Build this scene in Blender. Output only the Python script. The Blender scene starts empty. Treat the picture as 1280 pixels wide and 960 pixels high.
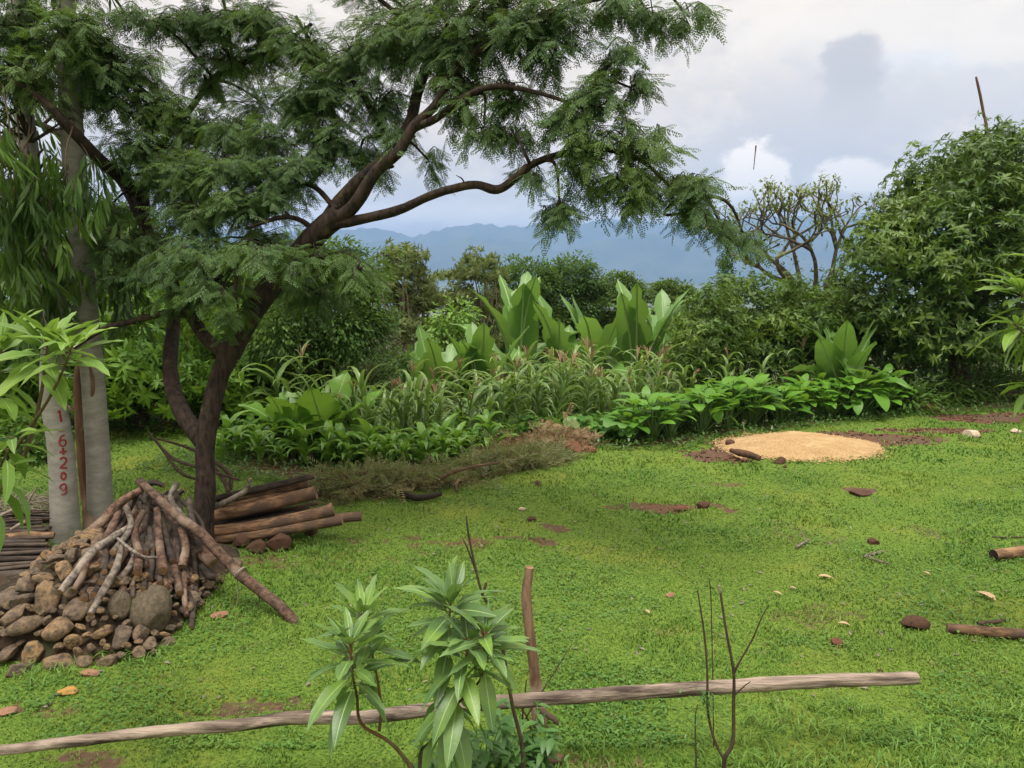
import bpy, math, random
import numpy as np
from math import radians, sin, cos, pi

random.seed(7)
RNG = np.random.default_rng(7)
S = bpy.context.scene
COL = S.collection

# ------------------------------------------------------------------ camera
CAM_H, HORIZON, FPX = 2.4, 335.0, 970.0
PITCH = math.atan((480 - HORIZON) / FPX)
cd = bpy.data.cameras.new('camera')
cam = bpy.data.objects.new('camera', cd)
COL.objects.link(cam)
cam.location = (0, 0, CAM_H)
cam.rotation_euler = (pi / 2 - PITCH, 0, 0)
cd.sensor_fit = 'HORIZONTAL'
cd.angle = 2 * math.atan(640 / FPX)
cd.clip_start, cd.clip_end = 0.05, 40000
S.camera = cam

# ------------------------------------------------------------------ exposure, sun
S.view_settings.view_transform = 'Standard'
S.view_settings.look = 'None'
S.view_settings.exposure = 0.68
S.view_settings.gamma = 1.0
S.cycles.use_denoising = True
S.cycles.max_bounces = 6
S.cycles.transparent_max_bounces = 8
S.cycles.volume_bounces = 0
S.cycles.sample_clamp_indirect = 6.0

SUN_EL, SUN_AZ = radians(74), radians(200)      # azimuth from +Y (view) clockwise: behind the camera, on its left
sd = bpy.data.lights.new('sun', 'SUN')
sd.energy = 2.6
sd.angle = radians(26)
sd.color = (1.0, 0.96, 0.9)
sun = bpy.data.objects.new('sun', sd)
COL.objects.link(sun)
sun.rotation_euler = (pi / 2 - SUN_EL, 0, pi - SUN_AZ)
sun.location = (0, 0, 60)


class NT:
    """tiny node-expression helper"""
    def __init__(self, tree):
        self.t = tree
        tree.nodes.clear()

    def n(self, typ, **kw):
        x = self.t.nodes.new(typ)
        for k, v in kw.items():
            setattr(x, k, v)
        return x

    def put(self, sock, v):
        if isinstance(v, bpy.types.NodeSocket):
            self.t.links.new(v, sock)
        elif v is not None:
            if isinstance(v, (tuple, list)) and len(v) == 3 and sock.type == 'RGBA':
                v = (*v, 1)
            sock.default_value = v

    def m(self, op, a, b=0.0, c=0.0, clamp=False):
        x = self.n('ShaderNodeMath', operation=op, use_clamp=clamp)
        self.put(x.inputs[0], a)
        self.put(x.inputs[1], b)
        self.put(x.inputs[2], c)
        return x.outputs[0]

    def noise(self, vec, scale, detail=4.0, rough=0.55, dist=0.0, out='Fac'):
        x = self.n('ShaderNodeTexNoise')
        self.put(x.inputs['Vector'], vec)
        x.inputs['Scale'].default_value = scale
        x.inputs['Detail'].default_value = detail
        x.inputs['Roughness'].default_value = rough
        x.inputs['Distortion'].default_value = dist
        return x.outputs[out]

    def ss(self, v, a, b):
        x = self.n('ShaderNodeMapRange', interpolation_type='SMOOTHSTEP')
        self.put(x.inputs[0], v)
        x.inputs[1].default_value, x.inputs[2].default_value = a, b
        x.inputs[3].default_value, x.inputs[4].default_value = 0, 1
        return x.outputs[0]

    def mix(self, f, a, b, blend='MIX'):
        x = self.n('ShaderNodeMix', data_type='RGBA', blend_type=blend)
        self.put(x.inputs[0], f)
        self.put(x.inputs[6], a)
        self.put(x.inputs[7], b)
        return x.outputs[2]

    def scaled(self, vec, s):
        x = self.n('ShaderNodeMapping')
        self.put(x.inputs[0], vec)
        x.inputs[3].default_value = s
        return x.outputs[0]

    def bump(self, h, strength=0.5, dist=0.02):
        x = self.n('ShaderNodeBump')
        x.inputs['Strength'].default_value = strength
        x.inputs['Distance'].default_value = dist
        self.put(x.inputs['Height'], h)
        return x.outputs[0]


# ------------------------------------------------------------------ sky with clouds
def make_world():
    w = bpy.data.worlds.new('World')
    S.world = w
    w.use_nodes = True
    t = NT(w.node_tree)
    sky = t.n('ShaderNodeTexSky', sky_type='NISHITA', sun_disc=False)
    sky.sun_elevation = SUN_EL
    sky.sun_rotation = SUN_AZ
    tc = t.n('ShaderNodeTexCoord').outputs['Generated']
    sp = t.n('ShaderNodeSeparateXYZ')
    t.put(sp.inputs[0], tc)
    x, y, z = sp.outputs
    ya = t.m('MAXIMUM', t.m('ABSOLUTE', y), 0.12)
    az = t.m('DIVIDE', x, ya)
    el = t.m('DIVIDE', z, ya)
    front = t.ss(y, 0.0, 0.2)
    st = t.scaled(tc, (1.0, 1.0, 2.6))
    n1 = t.noise(st, 3.4, 8, 0.6, 0.5)
    n2 = t.noise(t.scaled(tc, (1.0, 1.0, 1.9)), 8.0, 8, 0.62, 0.4)
    n3 = t.noise(t.scaled(tc, (1.0, 1.0, 1.3)), 26.0, 5, 0.6)
    base = t.mix(t.ss(n1, 0.40, 0.57), (0.585, 0.524, 0.457), (0.740, 0.641, 0.525))
    base = t.mix(t.m('MULTIPLY', t.ss(n2, 0.50, 0.64), 0.7), base, (0.848, 0.747, 0.619))

    def pe(px, py):                      # direction of a point of the sky -> (x/y, z/y)
        cx, cy = (px - 640) / FPX, -(py - 480) / FPX
        yy = cos(PITCH) + cy * sin(PITCH)
        return cx / yy, (cy * cos(PITCH) - sin(PITCH)) / yy

    warp = t.m('MULTIPLY', t.m('SUBTRACT', n2, 0.5), 2.6)
    warp = t.m('ADD', warp, t.m('MULTIPLY', t.m('SUBTRACT', n3, 0.5), 1.7))

    def blob(px, py, rx, ry, col, strength, cur, hard=0.25, wf=1.0):
        a0, e0 = pe(px, py)
        dx = t.m('MULTIPLY', t.m('SUBTRACT', az, a0), FPX / rx)
        dy = t.m('MULTIPLY', t.m('SUBTRACT', el, e0), FPX / ry)
        d = t.m('SQRT', t.m('ADD', t.m('MULTIPLY', dx, dx), t.m('MULTIPLY', dy, dy)))
        d = t.m('ADD', d, t.m('MULTIPLY', warp, wf))
        f = t.m('SUBTRACT', 1.0, t.ss(d, 1.0 - hard, 1.0 + hard))
        f = t.m('MULTIPLY', t.m('MULTIPLY', f, strength), front)
        return t.mix(f, cur, col)

    c = base
    c = blob(1180, 30, 330, 90, (0.795, 0.722, 0.625), 0.75, c, 0.6)
    c = blob(1150, 78, 90, 18, (0.655, 0.677, 0.715), 0.45, c, 0.6)
    c = blob(1030, 150, 180, 60, (0.594, 0.546, 0.505), 0.8, c, 0.7)
    c = blob(1010, 200, 70, 40, (0.525, 0.496, 0.492), 0.65, c, 0.6)
    c = blob(880, 200, 60, 40, (0.630, 0.576, 0.527), 0.5, c, 0.6)
    c = blob(1190, 130, 150, 45, (0.602, 0.563, 0.518), 0.7, c, 0.5)
    c = blob(1062, 124, 31, 60, (0.519, 0.484, 0.456), 0.85, c, 0.25, 0.8)
    c = blob(1056, 92, 24, 26, (0.498, 0.469, 0.441), 0.7, c, 0.4, 0.8)
    c = blob(1072, 74, 34, 30, (0.488, 0.458, 0.431), 0.85, c, 0.3, 0.7)
    c = blob(1060, 170, 75, 28, (0.590, 0.541, 0.501), 0.7, c, 0.6)
    c = blob(946, 224, 46, 44, (1.081, 0.958, 0.804), 0.9, c, 0.2, 0.7)
    c = blob(1065, 220, 62, 20, (1.039, 0.927, 0.784), 0.85, c, 0.22, 0.8)
    c = blob(925, 258, 55, 28, (1.039, 0.927, 0.784), 0.75, c, 0.3, 0.8)
    c = blob(560, 268, 280, 16, (1.060, 0.948, 0.804), 0.85, c, 0.5, 0.8)
    c = blob(560, 240, 120, 18, (0.682, 0.619, 0.554), 0.5, c, 0.6)
    c = blob(780, 262, 120, 14, (0.728, 0.665, 0.579), 0.6, c, 0.6)
    c = blob(1010, 278, 190, 22, (0.525, 0.587, 0.661), 0.65, c, 0.7, 0.6)
    # an overcast dome is brightest overhead
    sn = t.ss(z, 0.32, 0.95)
    k = t.m('ADD', 1.0, t.m('MULTIPLY', sn, 1.2))
    kk = t.n('ShaderNodeVectorMath', operation='SCALE')
    t.put(kk.inputs[0], c)
    t.put(kk.inputs[3], t.m('MULTIPLY', k, 10.0))
    col = t.mix(0.95, sky.outputs[0], kk.outputs[0])
    bg = t.n('ShaderNodeBackground')
    t.put(bg.inputs[0], col)
    bg.inputs[1].default_value = 0.1
    out = t.n('ShaderNodeOutputWorld')
    t.put(out.inputs[0], bg.outputs[0])


make_world()


# ------------------------------------------------------------------ pixel -> place in the world
def ray(px, py):
    cx, cy = (px - 640) / FPX, -(py - 480) / FPX
    return np.array([cx, cos(PITCH) + cy * sin(PITCH), cy * cos(PITCH) - sin(PITCH)])


def P(px, py, d):
    r = ray(px, py)
    return np.array([0, 0, CAM_H]) + r * (d / r[1])


def G(px, py, z=0.0):
    r = ray(px, py)
    return np.array([0, 0, CAM_H]) + r * ((z - CAM_H) / r[2])


# ------------------------------------------------------------------ noise
def _hash(i, j, k, seed):
    h = (i * 374761393 + j * 668265263 + k * 2147483647 + seed * 974634777) & 0xffffffff
    h = ((h ^ (h >> 13)) * 1274126177) & 0xffffffff
    return ((h ^ (h >> 16)) & 0xffff) / 65535.0


def vn(p, seed=0):
    p = np.asarray(p, float)
    if p.shape[-1] == 2:
        p = np.concatenate([p, np.zeros(p.shape[:-1] + (1,))], -1)
    i = np.floor(p).astype(np.int64)
    f = p - i
    f = f * f * (3 - 2 * f)
    r = 0
    for a in (0, 1):
        for b in (0, 1):
            for c in (0, 1):
                w = (f[..., 0] if a else 1 - f[..., 0]) * (f[..., 1] if b else 1 - f[..., 1]) * (f[..., 2] if c else 1 - f[..., 2])
                r = r + w * _hash(i[..., 0] + a, i[..., 1] + b, i[..., 2] + c, seed)
    return r


def fbm(p, seed=0, o=4):
    p = np.asarray(p, float)
    s, a, tot = 0, 1.0, 0
    for k in range(o):
        s = s + a * vn(p * 2 ** k, seed + k * 17)
        tot += a
        a *= 0.5
    return s / tot


def sstep(v, a, b):
    x = np.clip((np.asarray(v, float) - a) / (b - a), 0, 1)
    return x * x * (3 - 2 * x)


# ------------------------------------------------------------------ terrain
EDGE = np.array([G(px, py)[:2] for px, py in [(-400, 600), (-200, 590), (150, 585), (300, 598), (400, 608), (480, 610), (560, 592), (640, 572),
                 (700, 560), (790, 562), (860, 560), (900, 548), (1000, 537), (1130, 520), (1280, 512), (1600, 505)]])


def yedge(x):
    return np.interp(x, EDGE[:, 0], EDGE[:, 1])


def terrain(x, y):
    x, y = np.asarray(x, float), np.asarray(y, float)
    delay = 0.5 + 5.0 * sstep(-x, 2.6, 4.2) + 1.6 * sstep(x, 5.5, 7.5)
    s = np.maximum(0, y - yedge(x) - delay)
    near = -0.34 * s * s / (s + 1.0)
    far = -9 - 81 * sstep(s, 40, 900)
    z = np.where(s < 45, np.maximum(near, -9.0), far)
    z = np.where(s >= 45, np.minimum(near * 0 + far, -8.7), z)
    z = z + 0.05 * (fbm(np.stack([x * 0.45, y * 0.45], -1), 3, 3) - 0.5) * (1 - sstep(y, 14, 18))
    return z


def T(px, py):
    """the ground point seen at a pixel (ray march on the terrain)"""
    r = ray(px, py)
    t = 2.0
    for _ in range(4000):
        p = np.array([0, 0, CAM_H]) + r * t
        if p[2] < terrain(p[0], p[1]):
            return p
        t += 0.01 + t * 0.001
    return p


# ------------------------------------------------------------------ mesh builder
class MB:
    def __init__(self):
        self.v, self.q, self.t, self.qm, self.tm, self.nv = [], [], [], [], [], 0

    def add(self, v, q=None, t=None, mat=0):
        v = np.asarray(v, float).reshape(-1, 3)
        if q is not None and len(q):
            q = np.asarray(q, np.int64).reshape(-1, 4)
            self.q.append(q + self.nv)
            self.qm.append(np.full(len(q), mat))
        if t is not None and len(t):
            t = np.asarray(t, np.int64).reshape(-1, 3)
            self.t.append(t + self.nv)
            self.tm.append(np.full(len(t), mat))
        self.v.append(v)
        self.nv += len(v)
        return self

    def mesh(self, name, mats, smooth=True):
        me = bpy.data.meshes.new(name)
        v = np.concatenate(self.v) if self.v else np.zeros((0, 3))
        q = np.concatenate(self.q) if self.q else np.zeros((0, 4), np.int64)
        t = np.concatenate(self.t) if self.t else np.zeros((0, 3), np.int64)
        loops = np.concatenate([q.ravel(), t.ravel()]).astype(np.int32)
        tot = np.concatenate([np.full(len(q), 4), np.full(len(t), 3)]).astype(np.int32)
        start = np.concatenate([[0], np.cumsum(tot)[:-1]]).astype(np.int32)
        me.vertices.add(len(v))
        me.vertices.foreach_set('co', v.astype(np.float32).ravel())
        me.loops.add(len(loops))
        me.loops.foreach_set('vertex_index', loops)
        me.polygons.add(len(tot))
        me.polygons.foreach_set('loop_start', start)
        me.polygons.foreach_set('loop_total', tot)
        for m_ in mats:
            me.materials.append(m_)
        mi = np.concatenate([*self.qm, *self.tm]) if (self.qm or self.tm) else np.zeros(0)
        me.polygons.foreach_set('material_index', mi.astype(np.int32))
        me.polygons.foreach_set('use_smooth', np.full(len(tot), smooth))
        me.update(calc_edges=True)
        return me

    def build(self, name, mats, parent=None, smooth=True, loc=None):
        if not isinstance(mats, (list, tuple)):
            mats = [mats]
        o = bpy.data.objects.new(name, self.mesh(name, mats, smooth))
        COL.objects.link(o)
        if parent is not None:
            o.parent = parent
        if loc is not None:
            o.location = loc
        return o


def tag(o, label=None, cat=None, group=None, kind=None):
    if label: o['label'] = label
    if cat: o['category'] = cat
    if group: o['group'] = group
    if kind: o['kind'] = kind
    return o


def thing(name, label, cat, loc=(0, 0, 0), group=None, rz=0.0):
    o = bpy.data.objects.new(name, None)
    o.empty_display_size = 0.2
    COL.objects.link(o)
    o.location = loc
    o.rotation_euler = (0, 0, rz)
    return tag(o, label, cat, group)


def copy_tree(o, parent=None):
    c = o.copy()
    COL.objects.link(c)
    if parent is not None:
        c.parent = parent
    for ch in list(o.children):
        copy_tree(ch, c)
    return c


# ------------------------------------------------------------------ shapes
def catmull(pts, rad, sub):
    pts, rad = np.asarray(pts, float), np.asarray(rad, float)
    n = len(pts)
    if sub <= 1 or n < 2:
        return pts, rad
    ext = np.vstack([2 * pts[0] - pts[1], pts, 2 * pts[-1] - pts[-2]])
    out, ro = [], []
    for i in range(n - 1):
        p0, p1, p2, p3 = ext[i:i + 4]
        for k in range(sub):
            t = k / sub
            out.append(0.5 * (2 * p1 + (p2 - p0) * t + (2 * p0 - 5 * p1 + 4 * p2 - p3) * t * t + (3 * p1 - p0 - 3 * p2 + p3) * t ** 3))
            ro.append(rad[i] * (1 - t) + rad[i + 1] * t)
    out.append(pts[-1]); ro.append(rad[-1])
    return np.array(out), np.array(ro)


def tube(mb, pts, rad, sides=8, sub=4, rough=0.0, mat=0, capmat=None, seed=0, cap=True):
    """a tapered, slightly lumpy limb along a smooth path"""
    if np.isscalar(rad):
        rad = [rad] * len(pts)
    c, r = catmull(pts, rad, sub)
    n = len(c)
    tan = np.gradient(c, axis=0)
    tan /= np.linalg.norm(tan, axis=1)[:, None] + 1e-12
    up = np.array([0.31, 0.17, 0.93])
    if abs(tan[0] @ up) > 0.9:
        up = np.array([0.93, 0.31, 0.17])
    u = np.cross(tan[0], up); u /= np.linalg.norm(u)
    U = []
    for i in range(n):
        u = u - tan[i] * (u @ tan[i]); u /= np.linalg.norm(u) + 1e-12
        U.append(u)
    U = np.array(U); W = np.cross(tan, U)
    a = np.linspace(0, 2 * pi, sides, endpoint=False)
    ring = U[:, None, :] * np.cos(a)[None, :, None] + W[:, None, :] * np.sin(a)[None, :, None]
    rr = r[:, None] * np.ones(sides)
    if rough > 0:
        s = 1.1 / max(r.max(), 1e-3)
        nz = fbm((c[:, None, :] + ring * r[:, None, None]) * s * 0.5 + seed * 3.7, seed, 3) - 0.5
        rr = rr * (1 + rough * 2 * nz)
    V = (c[:, None, :] + ring * rr[:, :, None]).reshape(-1, 3)
    i = np.arange(n - 1)[:, None] * sides
    j = np.arange(sides)[None, :]
    k = (j + 1) % sides
    q = np.stack([i + j, i + k, i + sides + k, i + sides + j], -1).reshape(-1, 4)
    mb.add(V, q, None, mat)
    if cap:
        for e, ring_i in ((0, 0), (n - 1, n - 1)):
            if r[e] < 0.004: continue
            ce = c[e] + (tan[e] if e else -tan[e]) * r[e] * 0.08
            vv = np.vstack([V[ring_i * sides:(ring_i + 1) * sides], ce])
            tt = np.stack([np.arange(sides), (np.arange(sides) + 1) % sides, np.full(sides, sides)], -1)
            if e == 0: tt = tt[:, ::-1]
            mb.add(vv, None, tt, mat if capmat is None else capmat)
    return c, r


def leaf_tpl(w=0.28, droop=0.3, fold=0.12, rows=3, peak=0.4, wave=0.0):
    """a blade along +x of length 1; returns verts, quads, tris"""
    ts = np.linspace(0, 1, rows + 2)
    v, q, t = [], [], []
    for k, tt in enumerate(ts):
        zc = -droop * tt * tt
        if k == 0 or k == len(ts) - 1:
            v.append((tt, 0, zc))
        else:
            ww = w * 0.5 * (math.sin(pi * tt ** (math.log(0.5) / math.log(peak)))) ** 0.8
            wv = wave * math.sin(k * 2.4)
            v += [(tt, -ww, zc + fold * ww * 2 + wv), (tt, 0, zc), (tt, ww, zc + fold * ww * 2 - wv)]
    t += [(0, 2, 1), (0, 3, 2)]
    for k in range(rows - 1):
        a = 1 + 3 * k
        q += [(a, a + 1, a + 4, a + 3), (a + 1, a + 2, a + 5, a + 4)]
    a = 1 + 3 * (rows - 1)
    e = len(v) - 1
    t += [(a, a + 1, e), (a + 1, a + 2, e)]
    return np.array(v, float), np.array(q).reshape(-1, 4), np.array(t).reshape(-1, 3)


def basis(ax, up=None):
    ax = np.asarray(ax, float)
    ax = ax / (np.linalg.norm(ax, axis=-1, keepdims=True) + 1e-12)
    if up is None:
        up = np.array([0, 0, 1.0])
    up = np.broadcast_to(up, ax.shape)
    side = np.cross(up, ax)
    ln = np.linalg.norm(side, axis=-1, keepdims=True)
    side = np.where(ln < 1e-3, np.array([0, 1.0, 0]), side / (ln + 1e-12))
    nrm = np.cross(ax, side)
    return np.stack([ax, side, nrm], -1)


def join_tpl(parts):
    V, Q, Tt, n = [], [], [], 0
    for v, q, t in parts:
        V.append(v)
        if len(q): Q.append(np.asarray(q) + n)
        if len(t): Tt.append(np.asarray(t) + n)
        n += len(v)
    return (np.concatenate(V), np.concatenate(Q) if Q else np.zeros((0, 4), int), np.concatenate(Tt) if Tt else np.zeros((0, 3), int))


def xf(tpl, B=None, s=1.0, off=(0, 0, 0)):
    v, q, t = tpl
    v = v * s
    if B is not None:
        v = v @ np.asarray(B).T
    return v + np.asarray(off), q, t


def scatter(mb, tpl, pos, B, s, mat=0):
    v, q, t = tpl
    pos = np.asarray(pos, float)
    n, k = len(pos), len(v)
    if n == 0: return
    s = np.broadcast_to(np.asarray(s, float), (n,))
    V = pos[:, None, :] + np.einsum('nij,kj->nki', B, v) * s[:, None, None]
    o = (np.arange(n) * k)[:, None, None]
    Q = (np.asarray(q)[None] + o).reshape(-1, 4) if len(q) else None
    Tt = (np.asarray(t)[None] + o).reshape(-1, 3) if len(t) else None
    mb.add(V.reshape(-1, 3), Q, Tt, mat)


def unit(n, rng=None):
    rng = rng or RNG
    v = rng.normal(size=(n, 3))
    return v / np.linalg.norm(v, axis=1)[:, None]


def rosette(n=9, L=1.0, w=0.27, up=0.25, droop=0.35, rng=None, fold=0.12):
    rng = rng or RNG
    parts = []
    for k in range(n):
        a = k * 2.4 + rng.uniform(-.7, .7)
        e = up + rng.uniform(-.6, .45) + 0.5 * (k / n)
        d = np.array([[cos(a) * cos(e), sin(a) * cos(e), sin(e)]])
        B = basis(d)[0]
        parts.append(xf(leaf_tpl(w, droop * rng.uniform(.6, 1.4), fold, 3, 0.42), B, L * rng.uniform(.5, 1.15)))
    v, q, t = join_tpl(parts)
    # local x is the shoot axis
    R = np.array([[0, 0, 1], [1, 0, 0], [0, 1, 0]], float)
    return v @ R.T, q, t


# ------------------------------------------------------------------ materials
def new_mat(name):
    m_ = bpy.data.materials.new(name)
    m_.use_nodes = True
    return m_, NT(m_.node_tree)


def leaf_mat(name, c1, c2, c3=None, trans=0.3, rough=0.42, nscale=1.2, spec=0.5, c3amt=0.6, spots=0.0):
    m_, t = new_mat(name)
    rnd = t.n('ShaderNodeNewGeometry').outputs['Random Per Island']
    oc = t.n('ShaderNodeTexCoord').outputs['Object']
    col = t.mix(rnd, c1, c2)
    if c3 is not None:
        nz = t.noise(oc, nscale, 2, 0.5)
        col = t.mix(t.m('MULTIPLY', t.ss(nz, 0.45, 0.72), c3amt), col, c3)
    nrm = None
    if spots:
        sp_ = t.noise(oc, 42, 4, 0.7)
        col = t.mix(t.m('MULTIPLY', t.ss(sp_, 0.62, 0.70), spots), col, (0.17, 0.12, 0.04))
        col = t.mix(t.m('MULTIPLY', t.noise(oc, 14, 4, 0.6), 0.35), col, (0.20, 0.26, 0.13))
        nrm = t.bump(t.noise(oc, 60, 4, 0.6), 0.35, 0.004)
    p = t.n('ShaderNodeBsdfPrincipled')
    t.put(p.inputs['Base Color'], col)
    if nrm is not None: t.put(p.inputs['Normal'], nrm)
    p.inputs['Roughness'].default_value = rough
    p.inputs['Specular IOR Level'].default_value = spec
    tr = t.n('ShaderNodeBsdfTranslucent')
    t.put(tr.inputs[0], t.mix(0.5, col, (0.22, 0.34, 0.03), 'MIX'))
    mx = t.n('ShaderNodeMixShader')
    mx.inputs[0].default_value = trans
    t.put(mx.inputs[1], p.outputs[0])
    t.put(mx.inputs[2], tr.outputs[0])
    t.put(t.n('ShaderNodeOutputMaterial').inputs[0], mx.outputs[0])
    return m_


def bark_mat(name, c1, c2, c3=None, scale=14.0, stretch=(1, 1, .25), bump=0.6, rough=0.85, c3lim=(0.55, 0.7), island=0.0):
    m_, t = new_mat(name)
    oc = t.n('ShaderNodeTexCoord').outputs['Object']
    st = t.scaled(oc, stretch)
    a = t.noise(st, scale, 6, 0.65, 0.4)
    b = t.noise(oc, scale * 0.18, 3, 0.5)
    col = t.mix(t.ss(a, 0.32, 0.68), c1, c2)
    if c3 is not None:
        col = t.mix(t.ss(b, *c3lim), col, c3)
    if island > 0:
        rnd = t.n('ShaderNodeNewGeometry').outputs['Random Per Island']
        oi = t.n('ShaderNodeObjectInfo').outputs['Random']
        k = t.m('ADD', 1.0 - island / 2, t.m('MULTIPLY', oi, island))
        h = t.n('ShaderNodeHueSaturation')
        t.put(h.inputs['Value'], k)
        t.put(h.inputs['Color'], col)
        col = h.outputs[0]
    p = t.n('ShaderNodeBsdfPrincipled')
    t.put(p.inputs['Base Color'], col)
    p.inputs['Roughness'].default_value = rough
    p.inputs['Specular IOR Level'].default_value = 0.25
    t.put(p.inputs['Normal'], t.bump(t.m('ADD', a, t.m('MULTIPLY', t.noise(st, scale * 4, 3), 0.35)), bump, 0.015))
    t.put(t.n('ShaderNodeOutputMaterial').inputs[0], p.outputs[0])
    return m_


M = {}
M['acacia'] = leaf_mat('acacia_leaves', (0.0330, 0.0726, 0.0231), (0.0858, 0.1628, 0.0506), (0.1265, 0.2090, 0.0396), 0.34, 0.6, 1.1, 0.3)
M['acacia_bark'] = bark_mat('acacia_bark', (0.009, 0.006, 0.005), (0.046, 0.031, 0.022), (0.10, 0.08, 0.035), 24, (1, 1, .35), 1.0, c3lim=(.60, .76))
M['euc_bark'] = None
M['euc_leaf'] = leaf_mat('eucalyptus_leaves', (0.022, 0.055, 0.014), (0.06, 0.14, 0.026), (0.14, 0.26, 0.03), 0.35, 0.4, 2.2)
M['red_bark'] = bark_mat('peeling_bark', (0.09, 0.045, 0.025), (0.17, 0.10, 0.06), (0.22, 0.17, 0.12), 10, (1, 1, .12), 0.7)
M['twig'] = bark_mat('twig_bark', (0.035, 0.024, 0.016), (0.085, 0.060, 0.042), None, 30, (1, 1, .3), 0.4)
M['pale_twig'] = bark_mat('pale_twig_bark', (0.16, 0.13, 0.10), (0.30, 0.26, 0.21), None, 30, (1, 1, .3), 0.4)
M['mango'] = leaf_mat('mango_leaves', (0.0280, 0.0650, 0.0101), (0.0784, 0.1624, 0.0246), (0.1624, 0.2520, 0.0269), 0.28, 0.42, 0.9, 0.4)
M['coffee'] = leaf_mat('bush_leaves', (0.0322, 0.0713, 0.0115), (0.0862, 0.1667, 0.0253), (0.1725, 0.2645, 0.0322), 0.28, 0.5, 1.0, 0.35)
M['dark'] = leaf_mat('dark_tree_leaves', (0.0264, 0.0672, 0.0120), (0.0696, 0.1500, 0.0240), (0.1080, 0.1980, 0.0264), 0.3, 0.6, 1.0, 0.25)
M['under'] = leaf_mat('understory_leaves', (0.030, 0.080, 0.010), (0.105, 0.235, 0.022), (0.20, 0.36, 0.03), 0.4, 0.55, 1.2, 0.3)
M['pale'] = leaf_mat('pale_tree_leaves', (0.0862, 0.1265, 0.0403), (0.1840, 0.2300, 0.0805), (0.1380, 0.1840, 0.0403), 0.3, 0.6, 0.7, 0.3)
M['brownbush'] = leaf_mat('brown_bush_leaves', (0.022, 0.026, 0.012), (0.05, 0.055, 0.026), (0.03, 0.06, 0.016), 0.2, 0.6, 1.0)
M['tuft'] = leaf_mat('bare_tree_leaves', (0.10, 0.14, 0.03), (0.20, 0.25, 0.05), None, 0.3)
M['enset'] = leaf_mat('enset_leaf', (0.0840, 0.2072, 0.0381), (0.1680, 0.3360, 0.0672), (0.1344, 0.2800, 0.0896), 0.38, 0.38, 1.4)
M['midrib'] = leaf_mat('enset_midrib', (0.20, 0.32, 0.11), (0.27, 0.40, 0.15), None, 0.1)
M['banana'] = leaf_mat('banana_leaf', (0.09, 0.23, 0.03), (0.18, 0.36, 0.04), (0.05, 0.15, 0.04), 0.42, 0.38, 1.6)
M['pseudo'] = bark_mat('pseudostem', (0.05, 0.07, 0.02), (0.11, 0.10, 0.04), (0.06, 0.03, 0.02), 8, (1, 1, .15), 0.3)
M['taro'] = leaf_mat('taro_leaf', (0.065, 0.185, 0.018), (0.150, 0.350, 0.036), (0.21, 0.41, 0.035), 0.42, 0.40, 0.8, 0.35)
M['petiole'] = leaf_mat('petiole', (0.06, 0.13, 0.03), (0.10, 0.19, 0.04), None, 0.1)
M['maize'] = leaf_mat('maize_leaf', (0.070, 0.150, 0.026), (0.185, 0.295, 0.080), (0.25, 0.32, 0.07), 0.35, 0.36, 1.5)
M['tassel'] = leaf_mat('maize_tassel', (0.26, 0.15, 0.09), (0.38, 0.24, 0.15), None, 0.15, 0.8)
M['young'] = leaf_mat('broad_crop_leaf', (0.080, 0.21, 0.024), (0.19, 0.38, 0.05), (0.24, 0.40, 0.05), 0.4, 0.36, 1.4)
M['squash'] = leaf_mat('squash_leaf', (0.06, 0.18, 0.03), (0.14, 0.31, 0.06), (0.19, 0.36, 0.10), 0.38, 0.42, 1.4)
M['sapling'] = leaf_mat('sapling_leaf', (0.045, 0.125, 0.032), (0.115, 0.225, 0.070), (0.20, 0.36, 0.03), 0.3, 0.36, 6.0, 0.4, .75, .6)
M['sapling_stem'] = bark_mat('sapling_stem', (0.06, 0.05, 0.025), (0.12, 0.10, 0.045), (0.16, 0.07, 0.03), 30, (1, 1, .3), 0.3)
M['bright'] = leaf_mat('bright_leaf', (0.07, 0.17, 0.022), (0.18, 0.34, 0.04), (0.28, 0.43, 0.05), 0.38, 0.38, 3.0, 0.4, .6, .5)
M['weed'] = leaf_mat('weed_leaf', (0.04, 0.12, 0.025), (0.09, 0.20, 0.05), None, 0.3)
M['grass'] = None
M['longgrass'] = leaf_mat('long_grass_blade', (0.075, 0.16, 0.025), (0.14, 0.26, 0.04), None, 0.25, 0.5, 0.7, 0.3)
M['brush'] = leaf_mat('cut_brush', (0.13, 0.15, 0.065), (0.24, 0.255, 0.125), (0.28, 0.21, 0.11), 0.3, 0.7, 2.0, 0.2)
M['straw'] = leaf_mat('dry_straw', (0.20, 0.13, 0.07), (0.30, 0.20, 0.11), None, 0.1, 0.8)
M['wood'] = bark_mat('cut_branch_bark', (0.035, 0.022, 0.016), (0.165, 0.10, 0.070), (0.25, 0.19, 0.145), 26, (1, 1, 1), 1.0, c3lim=(.50, .72), island=0.5)
M['greywood'] = bark_mat('grey_branch_bark', (0.05, 0.042, 0.035), (0.24, 0.205, 0.17), (0.14, 0.08, 0.055), 22, (1, 1, 1), 0.6, c3lim=(.6, .8), island=0.4)
M['darkwood'] = bark_mat('dark_pole_bark', (0.022, 0.017, 0.014), (0.070, 0.055, 0.044), (0.12, 0.085, 0.06), 20, (.3, 1, 1), 0.7, c3lim=(.6, .8), island=0.7)
M['logwood'] = bark_mat('log_bark', (0.050, 0.030, 0.020), (0.27, 0.160, 0.085), (0.075, 0.050, 0.036), 17, (.3, 1, 1), 0.9, c3lim=(.45, .62), island=0.4)
M['cut'] = bark_mat('cut_end', (0.13, 0.075, 0.042), (0.26, 0.155, 0.085), (0.07, 0.045, 0.03), 25, (1, 1, 1), 0.3)
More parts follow.
